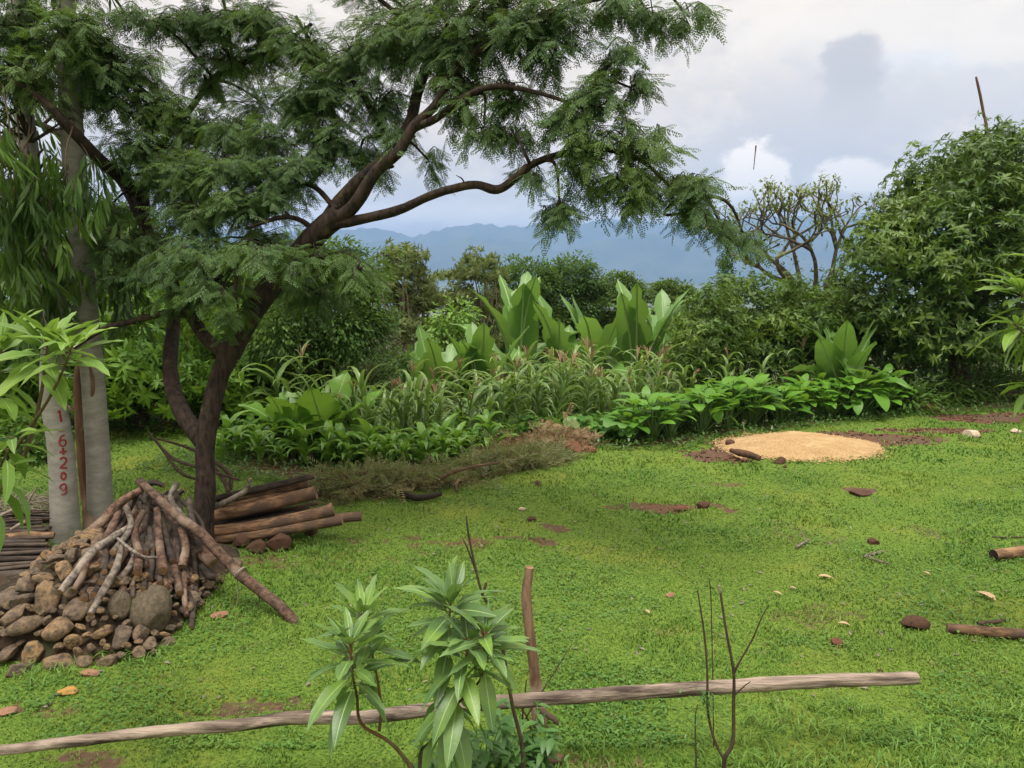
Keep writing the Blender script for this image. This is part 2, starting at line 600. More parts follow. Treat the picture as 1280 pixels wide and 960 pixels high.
M['rail'] = bark_mat('weathered_rail', (0.040, 0.028, 0.022), (0.36, 0.29, 0.235), (0.15, 0.115, 0.09), 22, (.10, 1, 1), 1.0, c3lim=(.48, .66))
M['post'] = bark_mat('post_bark', (0.10, 0.055, 0.035), (0.27, 0.17, 0.115), (0.34, 0.27, 0.21), 18, (1, 1, .2), 0.8)
M['charred'] = bark_mat('dark_cut_face', (0.012, 0.009, 0.008), (0.035, 0.026, 0.02), None, 25, (1, 1, 1), 0.5)
M['clod'] = bark_mat('soil_clod', (0.065, 0.034, 0.022), (0.135, 0.072, 0.045), (0.05, 0.03, 0.022), 20, (1, 1, 1), 0.9, rough=0.95)
M['redclod'] = bark_mat('red_soil_clod', (0.13, 0.058, 0.034), (0.23, 0.105, 0.062), (0.10, 0.045, 0.03), 18, (1, 1, 1), 0.9, rough=0.95)
M['mound'] = bark_mat('mound_soil', (0.018, 0.013, 0.008), (0.060, 0.042, 0.025), (0.035, 0.045, 0.015), 14, (1, 1, 1), 1.0, rough=0.95)
M['paint'] = bark_mat('red_paint', (0.20, 0.035, 0.032), (0.17, 0.014, 0.014), (0.21, 0.13, 0.115), 30, (1, 1, 1), 0.2, rough=0.7, c3lim=(.52, .72))
M['moss'] = leaf_mat('creeping_leaf', (0.03, 0.085, 0.014), (0.065, 0.15, 0.025), None, 0.25)
M['drygrey'] = bark_mat('dry_debris', (0.09, 0.075, 0.06), (0.24, 0.21, 0.18), None, 25, (1, 1, 1), 0.5)
M['dryleaf'] = leaf_mat('dry_leaf', (0.36, 0.25, 0.13), (0.46, 0.36, 0.24), None, 0.1, 0.8)
M['palestone'] = bark_mat('pale_stone', (0.40, 0.31, 0.22), (0.55, 0.46, 0.36), (0.34, 0.24, 0.16), 8, (1, 1, 1), 0.5)


def euc_bark():
    m_, t = new_mat('eucalyptus_bark')
    oc = t.n('ShaderNodeTexCoord').outputs['Object']
    a = t.noise(t.scaled(oc, (1, 1, 3.2)), 5, 6, 0.7)
    b = t.noise(oc, 5, 4, 0.6)
    c = t.noise(t.scaled(oc, (2.2, 2.2, 14)), 3.2, 4, 0.7)
    col = t.mix(t.ss(a, 0.35, 0.65), (0.185, 0.180, 0.160), (0.265, 0.260, 0.232))
    col = t.mix(t.m('MULTIPLY', t.ss(b, 0.55, 0.75), 0.6), col, (0.14, 0.145, 0.11))
    col = t.mix(t.m('MULTIPLY', t.ss(c, 0.62, 0.72), 0.65), col, (0.05, 0.045, 0.038))
    e_ = t.noise(oc, 2.6, 4, 0.65, 0.6)
    col = t.mix(t.m('MULTIPLY', t.ss(e_, 0.52, 0.66), 0.55), col, (0.125, 0.110, 0.085))
    f_ = t.noise(oc, 17, 5, 0.7)
    col = t.mix(t.m('MULTIPLY', t.ss(f_, 0.60, 0.70), 0.5), col, (0.30, 0.30, 0.27))
    p = t.n('ShaderNodeBsdfPrincipled')
    t.put(p.inputs['Base Color'], col)
    p.inputs['Roughness'].default_value = 0.75
    t.put(p.inputs['Normal'], t.bump(t.m('ADD', a, b), 0.25, 0.01))
    t.put(t.n('ShaderNodeOutputMaterial').inputs[0], p.outputs[0])
    return m_


def stone_mat():
    m_, t = new_mat('field_stone')
    oc = t.n('ShaderNodeTexCoord').outputs['Object']
    oi = t.n('ShaderNodeObjectInfo').outputs['Random']
    off = t.n('ShaderNodeVectorMath', operation='ADD')
    t.put(off.inputs[0], oc)
    cmb = t.n('ShaderNodeCombineXYZ')
    t.put(cmb.inputs[0], t.m('MULTIPLY', oi, 37.0))
    t.put(off.inputs[1], cmb.outputs[0])
    a = t.noise(off.outputs[0], 2.4, 6, 0.65)
    b = t.noise(off.outputs[0], 9, 5, 0.7)
    d = t.noise(off.outputs[0], 1.1, 2, 0.5)
    c1 = t.mix(oi, (0.31, 0.205, 0.105), (0.185, 0.140, 0.100))
    rs = t.m('FRACT', t.m('MULTIPLY', oi, 7.31))
    c1 = t.mix(t.ss(rs, 0.6, 1.0), c1, (0.40, 0.25, 0.105))
    col = t.mix(t.ss(a, 0.38, 0.66), c1, (0.085, 0.062, 0.045))
    col = t.mix(t.m('MULTIPLY', t.ss(b, 0.55, 0.7), 0.5), col, (0.27, 0.22, 0.165))
    col = t.mix(t.m('MULTIPLY', t.ss(d, 0.58, 0.75), 0.6), col, (0.06, 0.065, 0.030))
    p = t.n('ShaderNodeBsdfPrincipled')
    t.put(p.inputs['Base Color'], col)
    p.inputs['Roughness'].default_value = 0.8
    t.put(p.inputs['Normal'], t.bump(t.m('ADD', a, b), 0.7, 0.06))
    t.put(t.n('ShaderNodeOutputMaterial').inputs[0], p.outputs[0])
    return m_


def grain_mat():
    m_, t = new_mat('drying_grain')
    oc = t.n('ShaderNodeTexCoord').outputs['Object']
    a = t.noise(oc, 60, 5, 0.75)
    b = t.noise(t.scaled(oc, (1, 2.5, 1)), 3.5, 4, 0.6)
    col = t.mix(t.ss(a, 0.3, 0.7), (0.26, 0.155, 0.065), (0.54, 0.37, 0.18))
    c_ = t.noise(oc, 7, 4, 0.65)
    col = t.mix(t.m('MULTIPLY', t.ss(c_, 0.5, 0.68), 0.5), col, (0.30, 0.19, 0.085))
    col = t.mix(t.m('MULTIPLY', t.ss(b, 0.5, 0.7), 0.4), col, (0.60, 0.45, 0.24))
    p = t.n('ShaderNodeBsdfPrincipled')
    t.put(p.inputs['Base Color'], col)
    p.inputs['Roughness'].default_value = 0.9
    t.put(p.inputs['Normal'], t.bump(t.m('ADD', a, b), 0.8, 0.03))
    t.put(t.n('ShaderNodeOutputMaterial').inputs[0], p.outputs[0])
    return m_


def grass_mat():
    m_, t = new_mat('lawn_blade')
    rnd = t.n('ShaderNodeNewGeometry').outputs['Random Per Island']
    oc = t.n('ShaderNodeTexCoord').outputs['Object']
    n1, n2, n3 = t.noise(oc, .55, 4, .6), t.noise(oc, 2.3, 4, .6), t.noise(oc, 6.5, 3, .6)
    col = t.mix(rnd, (0.060, 0.150, 0.020), (0.150, 0.275, 0.040))
    col = t.mix(t.m('MULTIPLY', t.ss(n1, .42, .66), .75), col, (0.215, 0.295, 0.045))
    col = t.mix(t.m('MULTIPLY', t.ss(n2, .50, .68), .65), col, (0.055, 0.135, 0.026))
    col = t.mix(t.m('MULTIPLY', t.ss(n3, .56, .72), .55), col, (0.29, 0.25, 0.10))
    p = t.n('ShaderNodeBsdfPrincipled')
    t.put(p.inputs['Base Color'], col)
    p.inputs['Roughness'].default_value = 0.5
    p.inputs['Specular IOR Level'].default_value = 0.25
    tr = t.n('ShaderNodeBsdfTranslucent')
    t.put(tr.inputs[0], col)
    mx = t.n('ShaderNodeMixShader')
    mx.inputs[0].default_value = .28
    t.put(mx.inputs[1], p.outputs[0])
    t.put(mx.inputs[2], tr.outputs[0])
    t.put(t.n('ShaderNodeOutputMaterial').inputs[0], mx.outputs[0])
    return m_


M['grass'] = grass_mat()
M['euc_bark'] = euc_bark()
M['stone'] = stone_mat()
M['darkstone'] = bark_mat('dark_boulder', (0.055, 0.045, 0.030), (0.115, 0.092, 0.062), (0.085, 0.08, 0.04), 6, (1, 1, 1), .5)
M['lichen'] = bark_mat('lichen_bark', (0.05, 0.042, 0.032), (0.15, 0.135, 0.095), (0.19, 0.20, 0.10), 9, (1, 1, 1), .4)
M['grain'] = grain_mat()


# ------------------------------------------------------------------ bare soil patches: (centre px, rx m, ry m, strength)
SOIL = [(850, 633, .55, .22, 1.0), (1075, 611, .22, .13, 1.0), (700, 660, .22, .16, .8), (560, 676, .7, .3, .55), (640, 672, .6, .16, .7), (1000, 662, .5, .35, .42), (1180, 665, .5, .25, .4), (880, 720, .5, .3, .25),
        (15, 882, .12, .10, .9), (70, 890, .25, .1, .5), (330, 885, .35, .12, .55), (200, 845, .4, .25, .35), (105, 945, .2, .08, .6), (340, 700, .35, .2, .5),
        (900, 603, .4, .12, .5), (930, 640, .5, .2, .3), (1030, 768, .4, .25, .45), (880, 800, .4, .25, .3), (470, 830, .3, .2, .35), (980, 905, .25, .12, .4),
        (1180, 880, .3, .15, .25), (440, 700, .7, .3, .35), (760, 690, .6, .4, .25), (660, 560, .35, .12, .7), (1190, 700, .4, .2, .25), (1100, 800, .3, .2, .25),
        (690, 960, .4, .2, .5), (560, 690, .5, .2, .3), (760, 600, .6, .3, .2), (1230, 770, .4, .2, .3), (260, 770, .35, .3, .35), (800, 760, .5, .3, .2)]
SOILW = [(G(a, b)[0], G(a, b)[1], c, d, e) for a, b, c, d, e in SOIL]
DIRT = [(1005, 556, 1.30, .66), (905, 567, .62, .42), (1088, 548, 1.25, .50), (1170, 537, .9, .22), (1250, 522, 1.0, .5)]     # the smeared drying floor
DIRTW = [(G(a, b)[0], G(a, b)[1], c, d) for a, b, c, d in DIRT]


def soil_at(x, y):
    x, y = np.asarray(x, float), np.asarray(y, float)
    w = fbm(np.stack([x * 3.2, y * 3.2], -1), 11, 4)
    w2 = fbm(np.stack([x * 9, y * 9], -1), 31, 3)
    s = np.zeros_like(x)
    for cx, cy, rx, ry, k in SOILW:
        d = np.sqrt(((x - cx) / rx) ** 2 + ((y - cy) / ry) ** 2)
        s = np.maximum(s, k * (1 - sstep(d + (w - .5) * 2.2 + (w2 - .5) * 1.2, 0.45, 1.05)))
    for cx, cy, rx, ry in DIRTW:
        d = np.sqrt(((x - cx) / rx) ** 2 + ((y - cy) / ry) ** 2)
        s = np.maximum(s, 1 - sstep(d + (w - .5) * .9 + (w2 - .5) * .5, 0.85, 1.0))
    g = sstep(y - yedge(x), 0.0, 0.5) * (1 - sstep(-x, 2.6, 4.2) * (y < 13))
    s = np.maximum(s, g * 0.85)
    s = np.maximum(s, 0.35 * sstep(w2 + .5 * w, 0.93, 1.08))
    return s


def make_ground():
    def axis(a, b, step, far, grow=1.16):
        c = list(np.arange(a, b + 1e-6, step))
        d, v = step, c[-1]
        while v < far[1]:
            d *= grow; v += d; c.append(v)
        d, v = step, c[0]
        while v > far[0]:
            d *= grow; v -= d; c.insert(0, v)
        return np.array(c)
    X = axis(-7.5, 9.0, 0.055, (-9000, 9000))
    Y = axis(3.2, 14.5, 0.055, (-60, 9500))
    nx, ny = len(X), len(Y)
    xx, yy = np.meshgrid(X, Y)
    z = terrain(xx, yy)
    s = soil_at(xx, yy)
    near = (yy < 15)
    z = z - 0.012 * s * near + near * s * 0.03 * (fbm(np.stack([xx * 14, yy * 14], -1), 5, 2) - .5)
    v = np.stack([xx, yy, z], -1).reshape(-1, 3)
    i = np.arange(ny - 1)[:, None] * nx
    j = np.arange(nx - 1)[None]
    q = np.stack([i + j, i + j + 1, i + nx + j + 1, i + nx + j], -1).reshape(-1, 4)
    m_, t = new_mat('ground')
    at = t.n('ShaderNodeAttribute', attribute_name='soil').outputs['Fac']
    oc = t.n('ShaderNodeTexCoord').outputs['Object']
    a = t.noise(oc, 45, 5, 0.7)
    b = t.noise(oc, 0.9, 4, 0.6)
    f = t.noise(oc, 0.02, 5, 0.65)
    grass = t.mix(t.ss(a, 0.3, 0.7), (0.045, 0.085, 0.012), (0.135, 0.215, 0.032))
    grass = t.mix(t.m('MULTIPLY', t.ss(b, 0.5, 0.7), 0.5), grass, (0.19, 0.205, 0.034))
    soil = t.mix(t.ss(a, 0.3, 0.7), (0.055, 0.030, 0.019), (0.155, 0.083, 0.052))
    soil = t.mix(t.ss(b, 0.4, 0.65), soil, (0.10, 0.066, 0.045))
    a2 = t.noise(oc, 16, 5, 0.7)
    near_c = t.mix(t.ss(t.m('ADD', at, t.m('MULTIPLY', t.m('SUBTRACT', a2, 0.5), 1.1)), 0.3, 0.62), grass, soil)
    spz = t.n('ShaderNodeSeparateXYZ')
    t.put(spz.inputs[0], oc)
    farf = t.ss(spz.outputs[1], 20, 45)
    farc = t.mix(t.ss(f, 0.42, 0.6), (0.045, 0.075, 0.022), (0.12, 0.135, 0.05))
    f2 = t.noise(oc, 0.008, 5, 0.7)
    farc = t.mix(t.ss(f2, 0.56, 0.62), farc, (0.19, 0.17, 0.11))
    col = t.mix(farf, near_c, farc)
    p = t.n('ShaderNodeBsdfPrincipled')
    t.put(p.inputs['Base Color'], col)
    p.inputs['Roughness'].default_value = 0.95
    p.inputs['Specular IOR Level'].default_value = 0.15
    t.put(p.inputs['Normal'], t.bump(a, 0.6, 0.02))
    t.put(t.n('ShaderNodeOutputMaterial').inputs[0], p.outputs[0])
    o = MB().add(v, q).build('ground', m_)
    at_ = o.data.attributes.new('soil', 'FLOAT', 'POINT')
    at_.data.foreach_set('value', s.astype(np.float32).ravel())
    tag(o, kind='structure')


make_ground()


# ------------------------------------------------------------------ mountains, far wood, village
def make_mountains():
    m_, t = new_mat('mountain_slope')
    oc = t.n('ShaderNodeTexCoord').outputs['Object']
    a = t.noise(oc, 0.004, 6, 0.65)
    col = t.mix(t.ss(a, 0.4, 0.62), (0.020, 0.045, 0.022), (0.055, 0.075, 0.035))
    p = t.n('ShaderNodeBsdfPrincipled')
    t.put(p.inputs['Base Color'], col)
    p.inputs['Roughness'].default_value = 1.0
    t.put(t.n('ShaderNodeOutputMaterial').inputs[0], p.outputs[0])
    # (distance, ridge line in px: (px,py)...)
    ridges = [(6600, 900, [(-300, 300), (0, 296), (300, 292), (420, 287), (480, 286), (520, 292), (560, 284), (600, 280), (660, 283), (720, 279), (760, 275), (800, 279), (840, 281), (900, 272), (960, 270), (1040, 268), (1110, 274), (1200, 284), (1400, 290), (1700, 292)], 1),
              (5400, 700, [(-300, 312), (300, 306), (430, 303), (470, 300), (530, 306), (580, 298), (640, 304), (690, 310), (740, 300), (790, 294), (860, 300), (920, 292), (980, 296), (1060, 302), (1150, 306), (1400, 310), (1700, 312)], 2)]
    for d, depth, prof, sd_ in ridges:
        pp = np.array([P(a, b, d)[[0, 2]] for a, b in prof])
        nx, ny = 420, 44
        X = np.linspace(pp[0, 0], pp[-1, 0], nx)
        H = np.interp(X, pp[:, 0], pp[:, 1])
        H = H + 75 * (fbm(np.stack([X / 300, X * 0], -1), 5 + sd_, 6) - .5) + 18 * (np.abs(fbm(np.stack([X / 120, X * 0], -1), 25 + sd_, 4) - .5) * -4 + .5)
        yy = np.linspace(-1, 0.6, ny)
        xx, vv = np.meshgrid(X, yy)
        prof_ = np.where(vv < 0, (1 + vv) ** 1.3, 1 - vv)
        nz = fbm(np.stack([xx / 330, vv * depth / 330], -1), 40 + sd_, 5) - .5
        z = -92 + (H[None] + 92) * prof_ + nz * 190 * (1 - np.abs(prof_ - .5) * 1.7)
        v = np.stack([xx, d + vv * depth, z], -1).reshape(-1, 3)
        i = np.arange(ny - 1)[:, None] * nx
        j = np.arange(nx - 1)[None]
        q = np.stack([i + j, i + j + 1, i + nx + j + 1, i + nx + j], -1).reshape(-1, 4)
        tag(MB().add(v, q).build('mountain_range', m_), kind='structure')


make_mountains()

hz = bpy.data.materials.new('haze_air')
hz.use_nodes = True
_t = NT(hz.node_tree)
_v = _t.n('ShaderNodeVolumePrincipled')
_v.inputs['Color'].default_value = (0.34, 0.57, 1.0, 1)
_v.inputs['Density'].default_value = 0.00021
_v.inputs['Anisotropy'].default_value = 0.0
_t.put(_t.n('ShaderNodeOutputMaterial').inputs[1], _v.outputs[0])


def make_haze():
    x0, x1, y0, y1, z0, z1 = -9300, 9300, -80, 9800, -94, 520
    v = [(x, y, z) for z in (z0, z1) for y in (y0, y1) for x in (x0, x1)]
    q = [(0, 2, 3, 1), (4, 5, 7, 6), (0, 1, 5, 4), (2, 6, 7, 3), (0, 4, 6, 2), (1, 3, 7, 5)]
    tag(MB().add(v, q).build('haze', hz, smooth=False), kind='stuff')


make_haze()


# ------------------------------------------------------------------ generic trees and bushes
SIMPLE = leaf_tpl(0.42, 0.25, 0.12, 2, 0.45)
LANCE = leaf_tpl(0.26, 0.3, 0.12, 2, 0.42)


def sub_clumps(c, r, n, rng, low=0.35):
    """clump centres spread inside an ellipsoid, denser near its skin"""
    u = unit(n, rng)
    u[:, 2] = np.where(u[:, 2] < 0, u[:, 2] * low, u[:, 2])
    rr = rng.uniform(0.35, 1.0, n) ** 0.5
    return np.asarray(c) + u * np.asarray(r) * rr[:, None]


def limbs(mb, base, top, tips, r0, rng, sides=7, mat=0, twist=0.15, nmid=2):
    base, top = np.asarray(base, float), np.asarray(top, float)
    mid = (base + top) / 2 + rng.normal(size=3) * np.array([1, 1, 0]) * np.linalg.norm(top - base) * 0.06
    tube(mb, [base, mid, top], [r0 * 1.15, r0, r0 * 0.75], sides, 4, 0.12, mat, seed=int(rng.integers(99)))
    for tp in tips:
        tp = np.asarray(tp, float)
        L = np.linalg.norm(tp - top)
        s = base + (top - base) * rng.uniform(0.65, 1.0)
        m1 = s + (tp - s) * 0.4 + np.array([0, 0, 1]) * L * 0.08 + rng.normal(size=3) * L * twist * 0.5
        rb = r0 * rng.uniform(0.3, 0.5)
        tube(mb, [s, m1, tp], [rb, rb * 0.6, rb * 0.18], 5, 4, 0.0, mat)


def tree(name, label, cat, base, lobes, n, tpl, size, leafmat, barkmat, seed, r0=0.08, clump_r=0.28, nper=40, droop=0.3, group=None, top=None, trunk_tips=14, squash=0.75, vary=.35):
    """lobes: [(centre, radii)]; n clumps overall; nper leaves in a clump"""
    rng = np.random.default_rng(seed)
    base = np.asarray(base, float)
    vol = np.array([np.prod(r) ** (2 / 3) for _, r in lobes])
    cnt = np.maximum(2, (n * vol / vol.sum()).astype(int))
    C, O = [], []
    for (c, r), k in zip(lobes, cnt):
        cc = sub_clumps(c, r, k, rng)
        C.append(cc)
        O.append((cc - np.asarray(c)) / (np.asarray(r)))
    C, O = np.concatenate(C) - base, np.concatenate(O)
    pos = np.repeat(C, nper, 0)
    sz = np.repeat(rng.uniform(0.6, 1.3, len(C)) * clump_r, nper)
    off = np.clip(rng.normal(size=pos.shape), -1.5, 1.5) * np.array([1, 1, squash]) * 0.55
    pos = pos + off * sz[:, None]
    ax = off * 0.8 + np.repeat(O, nper, 0) * 0.5 + unit(len(pos), rng) * 0.45
    ax[:, 2] -= droop
    up = np.array([0, 0, 1.0]) + unit(len(pos), rng) * 0.6
    root = thing(name, label, cat, base, group)
    tb = MB()
    tc = C.mean(0)
    if top is None:
        top = np.array([tc[0] * 0.6, tc[1] * 0.6, max(0.25, C[:, 2].min() * 0.9 + 0.1 * C[:, 2].max())])
    tips = C[rng.choice(len(C), min(trunk_tips, len(C)), replace=False)]
    limbs(tb, (0, 0, -0.15), top, tips, r0, rng)
    tb.build('trunk', barkmat, root)
    lb = MB()
    tpls = tpl if isinstance(tpl, list) else [tpl]
    which = rng.integers(len(tpls), size=len(pos))
    B = basis(ax, up)
    ls = size * rng.uniform(1 - vary, 1 + vary, len(pos))
    for k, tp in enumerate(tpls):
        w = which == k
        scatter(lb, tp, pos[w], B[w], ls[w])
    lb.build('crown', leafmat, root)
    return root


def lobe(px, py, rx, ry, d, rd=None):
    """a crown lobe seen at a pixel with pixel radii, at depth d"""
    k = d / FPX
    return (P(px, py, d), np.array([rx * k, (rd if rd else (rx + ry) / 2) * k, ry * k]))


def gz(x, y):
    return float(terrain(x, y))


def base_at(px, d):
    x = (px - 640) / FPX * d
    return np.array([x, d, gz(x, d)])


def lobe_at(px, py, rx, ry, d, k=1.0):
    return lobe(px, py, rx, ry, d)


# ------------------------------------------------------------------ the acacia
def pinnate(L=1.0, pairs=11, plen=0.30, pw=0.062, droop=0.35, rng=None, beads=2):
    """a twice-feathered leaf: each side feather is a short row of leaflet lozenges"""
    v, q = [], []
    for k in range(pairs):
        tt = 0.14 + 0.86 * (k + .5) / pairs
        x, z = tt, -droop * tt * tt
        pl = plen * (0.5 + 0.5 * math.sin(pi * min(1, tt * .95 + .08)))
        for sgn in (-1, 1):
            a = radians(66 - 26 * tt + rng.uniform(-7, 7))
            d = np.array([cos(a), sgn * sin(a), -0.25 - rng.uniform(0, .35)])
            d /= np.linalg.norm(d)
            n_ = np.array([-d[1], d[0], 0]); n_ /= np.linalg.norm(n_)
            o = np.array([x, 0, z])
            for m_ in range(beads):
                f0, f1 = m_ / beads, (m_ + .96) / beads
                w = pw * .5 * (1 - .35 * f0)
                sag = np.array([0, 0, -.10 * pl])
                p0, p1 = o + d * pl * f0 + sag * f0 * f0, o + d * pl * f1 + sag * f1 * f1
                mid = (p0 + p1) / 2
                i = len(v)
                v += [p0, mid + n_ * w, p1, mid - n_ * w]
                q.append((i, i + 1, i + 2, i + 3))
    return np.array(v), np.array(q), np.zeros((0, 3), int)


def make_acacia():
    rng = np.random.default_rng(21)
    b = P(255, 708, 6.3)
    root = thing('acacia_tree', 'large forked feathery-leaved tree with dark red-brown limbs, rising behind the stacked logs', 'tree', b)
    tb = MB()
    SK = []                                           # skeleton samples for attaching twigs

    def limb(pts, rads, sides=10, rough=0.13):
        w = np.array([P(px, py, d) for px, py, d in pts]) - b
        c, r = tube(tb, w, np.asarray(rads) * .74, sides, 6, rough, 0, seed=len(SK))
        SK.append(c)

    limb([(257, 715, 6.3), (254, 660, 6.34), (257, 600, 6.4), (257, 548, 6.45), (272, 480, 6.55), (286, 440, 6.62)], [.165, .122, .110, .112, .112, .122], 18, .2)
    # left stem
    limb([(254, 552, 6.45), (226, 512, 6.62), (213, 462, 6.9), (217, 400, 7.3), (214, 350, 7.35), (182, 285, 7.35), (176, 245, 7.4), (130, 205, 6.9), (92, 165, 6.6), (55, 128, 6.5), (10, 95, 6.5)],
         [.11, .10, .088, .082, .08, .078, .08, .075, .06, .05, .035])
    limb([(176, 250, 7.4), (196, 190, 7.6), (235, 140, 7.7), (275, 92, 7.7), (330, 68, 7.6), (390, 30, 7.5)], [.06, .05, .04, .038, .03, .02])
    limb([(182, 285, 7.35), (150, 225, 7.7), (110, 190, 7.9), (60, 160, 8.0), (20, 145, 8)], [.07, .06, .055, .045, .03])
    # inner fork of the main stem
    limb([(284, 446, 6.6), (255, 420, 6.72), (240, 396, 6.85), (222, 372, 7.1), (214, 345, 7.1), (190, 310, 7.2)], [.085, .075, .07, .062, .06, .04])
    limb([(238, 394, 6.85), (205, 392, 6.8), (165, 402, 6.7), (128, 412, 6.5), (85, 440, 6.3)], [.045, .042, .036, .03, .02], 8)
    # main stem
    limb([(285, 442, 6.62), (312, 395, 6.66), (345, 350, 6.7), (378, 312, 6.7), (403, 285, 6.65), (425, 268, 6.6)], [.155, .135, .125, .122, .13, .12], 14)
    limb([(402, 288, 6.65), (425, 252, 6.7), (458, 218, 6.7), (490, 190, 6.75), (512, 155, 6.8), (523, 112, 6.9), (545, 60, 7.0), (590, 10, 7.1), (620, -60, 7.2)], [.10, .085, .075, .07, .07, .062, .055, .045, .03])
    limb([(412, 280, 6.65), (442, 258, 6.5), (470, 215, 6.45), (498, 190, 6.4), (516, 160, 6.4), (545, 130, 6.4), (575, 80, 6.4), (640, 40, 6.3), (700, 10, 6.2), (790, -10, 6.1)], [.09, .072, .066, .06, .055, .048, .042, .036, .03, .02])
    limb([(518, 160, 6.45), (545, 148, 6.3), (580, 122, 6.2), (620, 108, 6.1), (680, 118, 6.0), (735, 138, 5.9)], [.045, .04, .034, .03, .022, .014])
    limb([(418, 280, 6.6), (452, 274, 6.5), (500, 262, 6.4), (535, 246, 6.3), (566, 236, 6.25), (595, 231, 6.2), (622, 237, 6.15), (645, 222, 6.1), (668, 204, 6.05), (705, 192, 6.0), (748, 186, 5.95), (800, 200, 5.9), (850, 245, 5.8)],
         [.065, .055, .052, .048, .045, .045, .048, .044, .038, .034, .03, .022, .014])
    limb([(420, 262, 6.6), (395, 235, 6.8), (372, 232, 7.0), (340, 250, 7.1)], [.035, .03, .024, .015], 8)
    limb([(398, 292, 6.7), (375, 275, 6.6), (350, 272, 6.5), (310, 285, 6.4)], [.04, .03, .026, .015], 8)
    limb([(490, 190, 6.75), (470, 150, 7.0), (440, 100, 7.2), (400, 70, 7.3), (370, 20, 7.3)], [.04, .035, .03, .024, .016], 8)
    limb([(545, 60, 7.0), (500, 20, 7.3), (450, -20, 7.5)], [.035, .03, .02], 8)
    limb([(345, 352, 6.75), (385, 340, 6.5), (430, 330, 6.4), (470, 345, 6.3)], [.03, .025, .02, .012], 8)
    limb([(240, 396, 7.0), (270, 350, 6.5), (310, 330, 6.2), (350, 325, 6.0)], [.035, .028, .022, .012], 8)
    sk = np.concatenate(SK)

    #        px   py   rx  ry   d    sprays
    blobs = [(25, 40, 70, 60, 6.9, 34), (95, 55, 60, 55, 6.7, 34), (150, 90, 55, 45, 7.1, 26), (125, 120, 50, 30, 7.3, 14), (30, 100, 50, 40, 6.6, 22), (190, 25, 60, 30, 7.3, 18),
             (262, 28, 60, 28, 7.5, 20), (330, 25, 55, 30, 7.4, 22), (290, 78, 55, 28, 7.6, 18), (338, 62, 35, 22, 7.5, 10), (385, 60, 42, 40, 7.2, 18), (255, 95, 26, 20, 7.7, 7),
             (190, 135, 55, 38, 7.3, 24), (190, 185, 50, 40, 7.1, 22), (250, 160, 50, 32, 7.4, 20), (300, 170, 45, 30, 7.2, 18), (335, 175, 35, 28, 7.0, 14),
             (225, 225, 60, 36, 7.0, 26), (290, 215, 50, 36, 6.8, 22), (350, 225, 42, 34, 6.8, 18), (320, 255, 55, 26, 6.7, 20), (250, 270, 55, 26, 6.8, 18),
             (165, 300, 60, 36, 6.9, 16), (135, 260, 30, 36, 7.4, 8), (262, 316, 55, 22, 6.4, 13), (325, 318, 44, 18, 6.2, 9), (225, 330, 50, 24, 6.7, 16), (395, 322, 50, 18, 6.3, 9), (445, 334, 38, 18, 6.3, 8),
             (275, 362, 45, 22, 6.3, 10), (300, 398, 28, 22, 6.2, 5), (235, 380, 34, 24, 6.6, 6), (160, 345, 50, 28, 7.0, 12), (350, 360, 40, 20, 7.0, 5), (400, 370, 50, 26, 7.2, 7),
             (400, 120, 50, 44, 7.1, 26), (440, 75, 55, 44, 7.1, 28), (470, 130, 50, 44, 7.0, 26), (410, 175, 46, 36, 7.0, 20), (370, 130, 30, 30, 7.2, 10), (450, 190, 34, 28, 6.9, 12), (395, 210, 34, 22, 6.9, 9),
             (500, 55, 60, 48, 6.9, 30), (560, 60, 60, 48, 6.7, 32), (540, 10, 70, 36, 6.8, 28), (610, 50, 60, 44, 6.5, 32), (620, 0, 70, 36, 6.6, 28), (660, 40, 55, 42, 6.3, 28), (585, 105, 50, 30, 6.5, 18),
             (700, 15, 50, 26, 6.2, 18), (690, 70, 36, 28, 6.2, 14), (755, 12, 40, 20, 6.1, 11), (812, 20, 40, 20, 6.0, 10), (862, 22, 34, 18, 5.9, 8), (640, 115, 44, 28, 6.2, 14), (605, 155, 30, 28, 6.2, 10), (575, 140, 22, 22, 6.3, 6),
             (500, 165, 20, 20, 6.7, 6), (535, 200, 16, 22, 6.5, 5), (476, 212, 20, 18, 6.8, 5), (645, 165, 26, 22, 6.1, 7), (655, 225, 20, 24, 6.1, 6), (705, 150, 36, 30, 6.0, 14), (745, 135, 40, 40, 5.95, 17), (770, 75, 26, 22, 6.0, 8), (790, 110, 26, 18, 5.9, 7), (755, 95, 20, 26, 6.0, 6),
             (730, 175, 42, 22, 5.9, 13), (780, 175, 44, 28, 5.85, 15), (825, 185, 26, 22, 5.8, 8), (720, 210, 34, 30, 5.95, 11), (775, 218, 48, 26, 5.85, 15), (700, 265, 22, 34, 5.9, 10), (735, 245, 18, 20, 5.9, 4), (795, 250, 40, 16, 5.8, 9), (838, 240, 34, 24, 5.75, 11), (872, 235, 26, 26, 5.7, 11), (862, 265, 26, 24, 5.7, 9), (905, 290, 22, 22, 5.7, 6), (932, 300, 20, 14, 5.7, 5),
             # above the picture and to its left the crown goes on
             (60, -60, 130, 60, 7.2, 40), (250, -60, 120, 55, 7.6, 36), (450, -60, 120, 60, 7.4, 44), (620, -80, 120, 60, 6.9, 44), (780, -60, 90, 45, 6.4, 20), (-80, 60, 70, 90, 7.2, 26), (350, -150, 200, 60, 7.6, 40),
             # the far side of the crown
             (120, 90, 110, 70, 8.6, 44), (330, 130, 120, 60, 8.8, 26), (210, 200, 110, 70, 8.4, 34), (520, 40, 130, 60, 8.4, 36), (250, 260, 110, 60, 8.6, 26), (330, 300, 70, 36, 8.2, 18), (420, 340, 50, 36, 7.6, 16)]
    cb, tw = MB(), MB()
    pos, axs = [], []
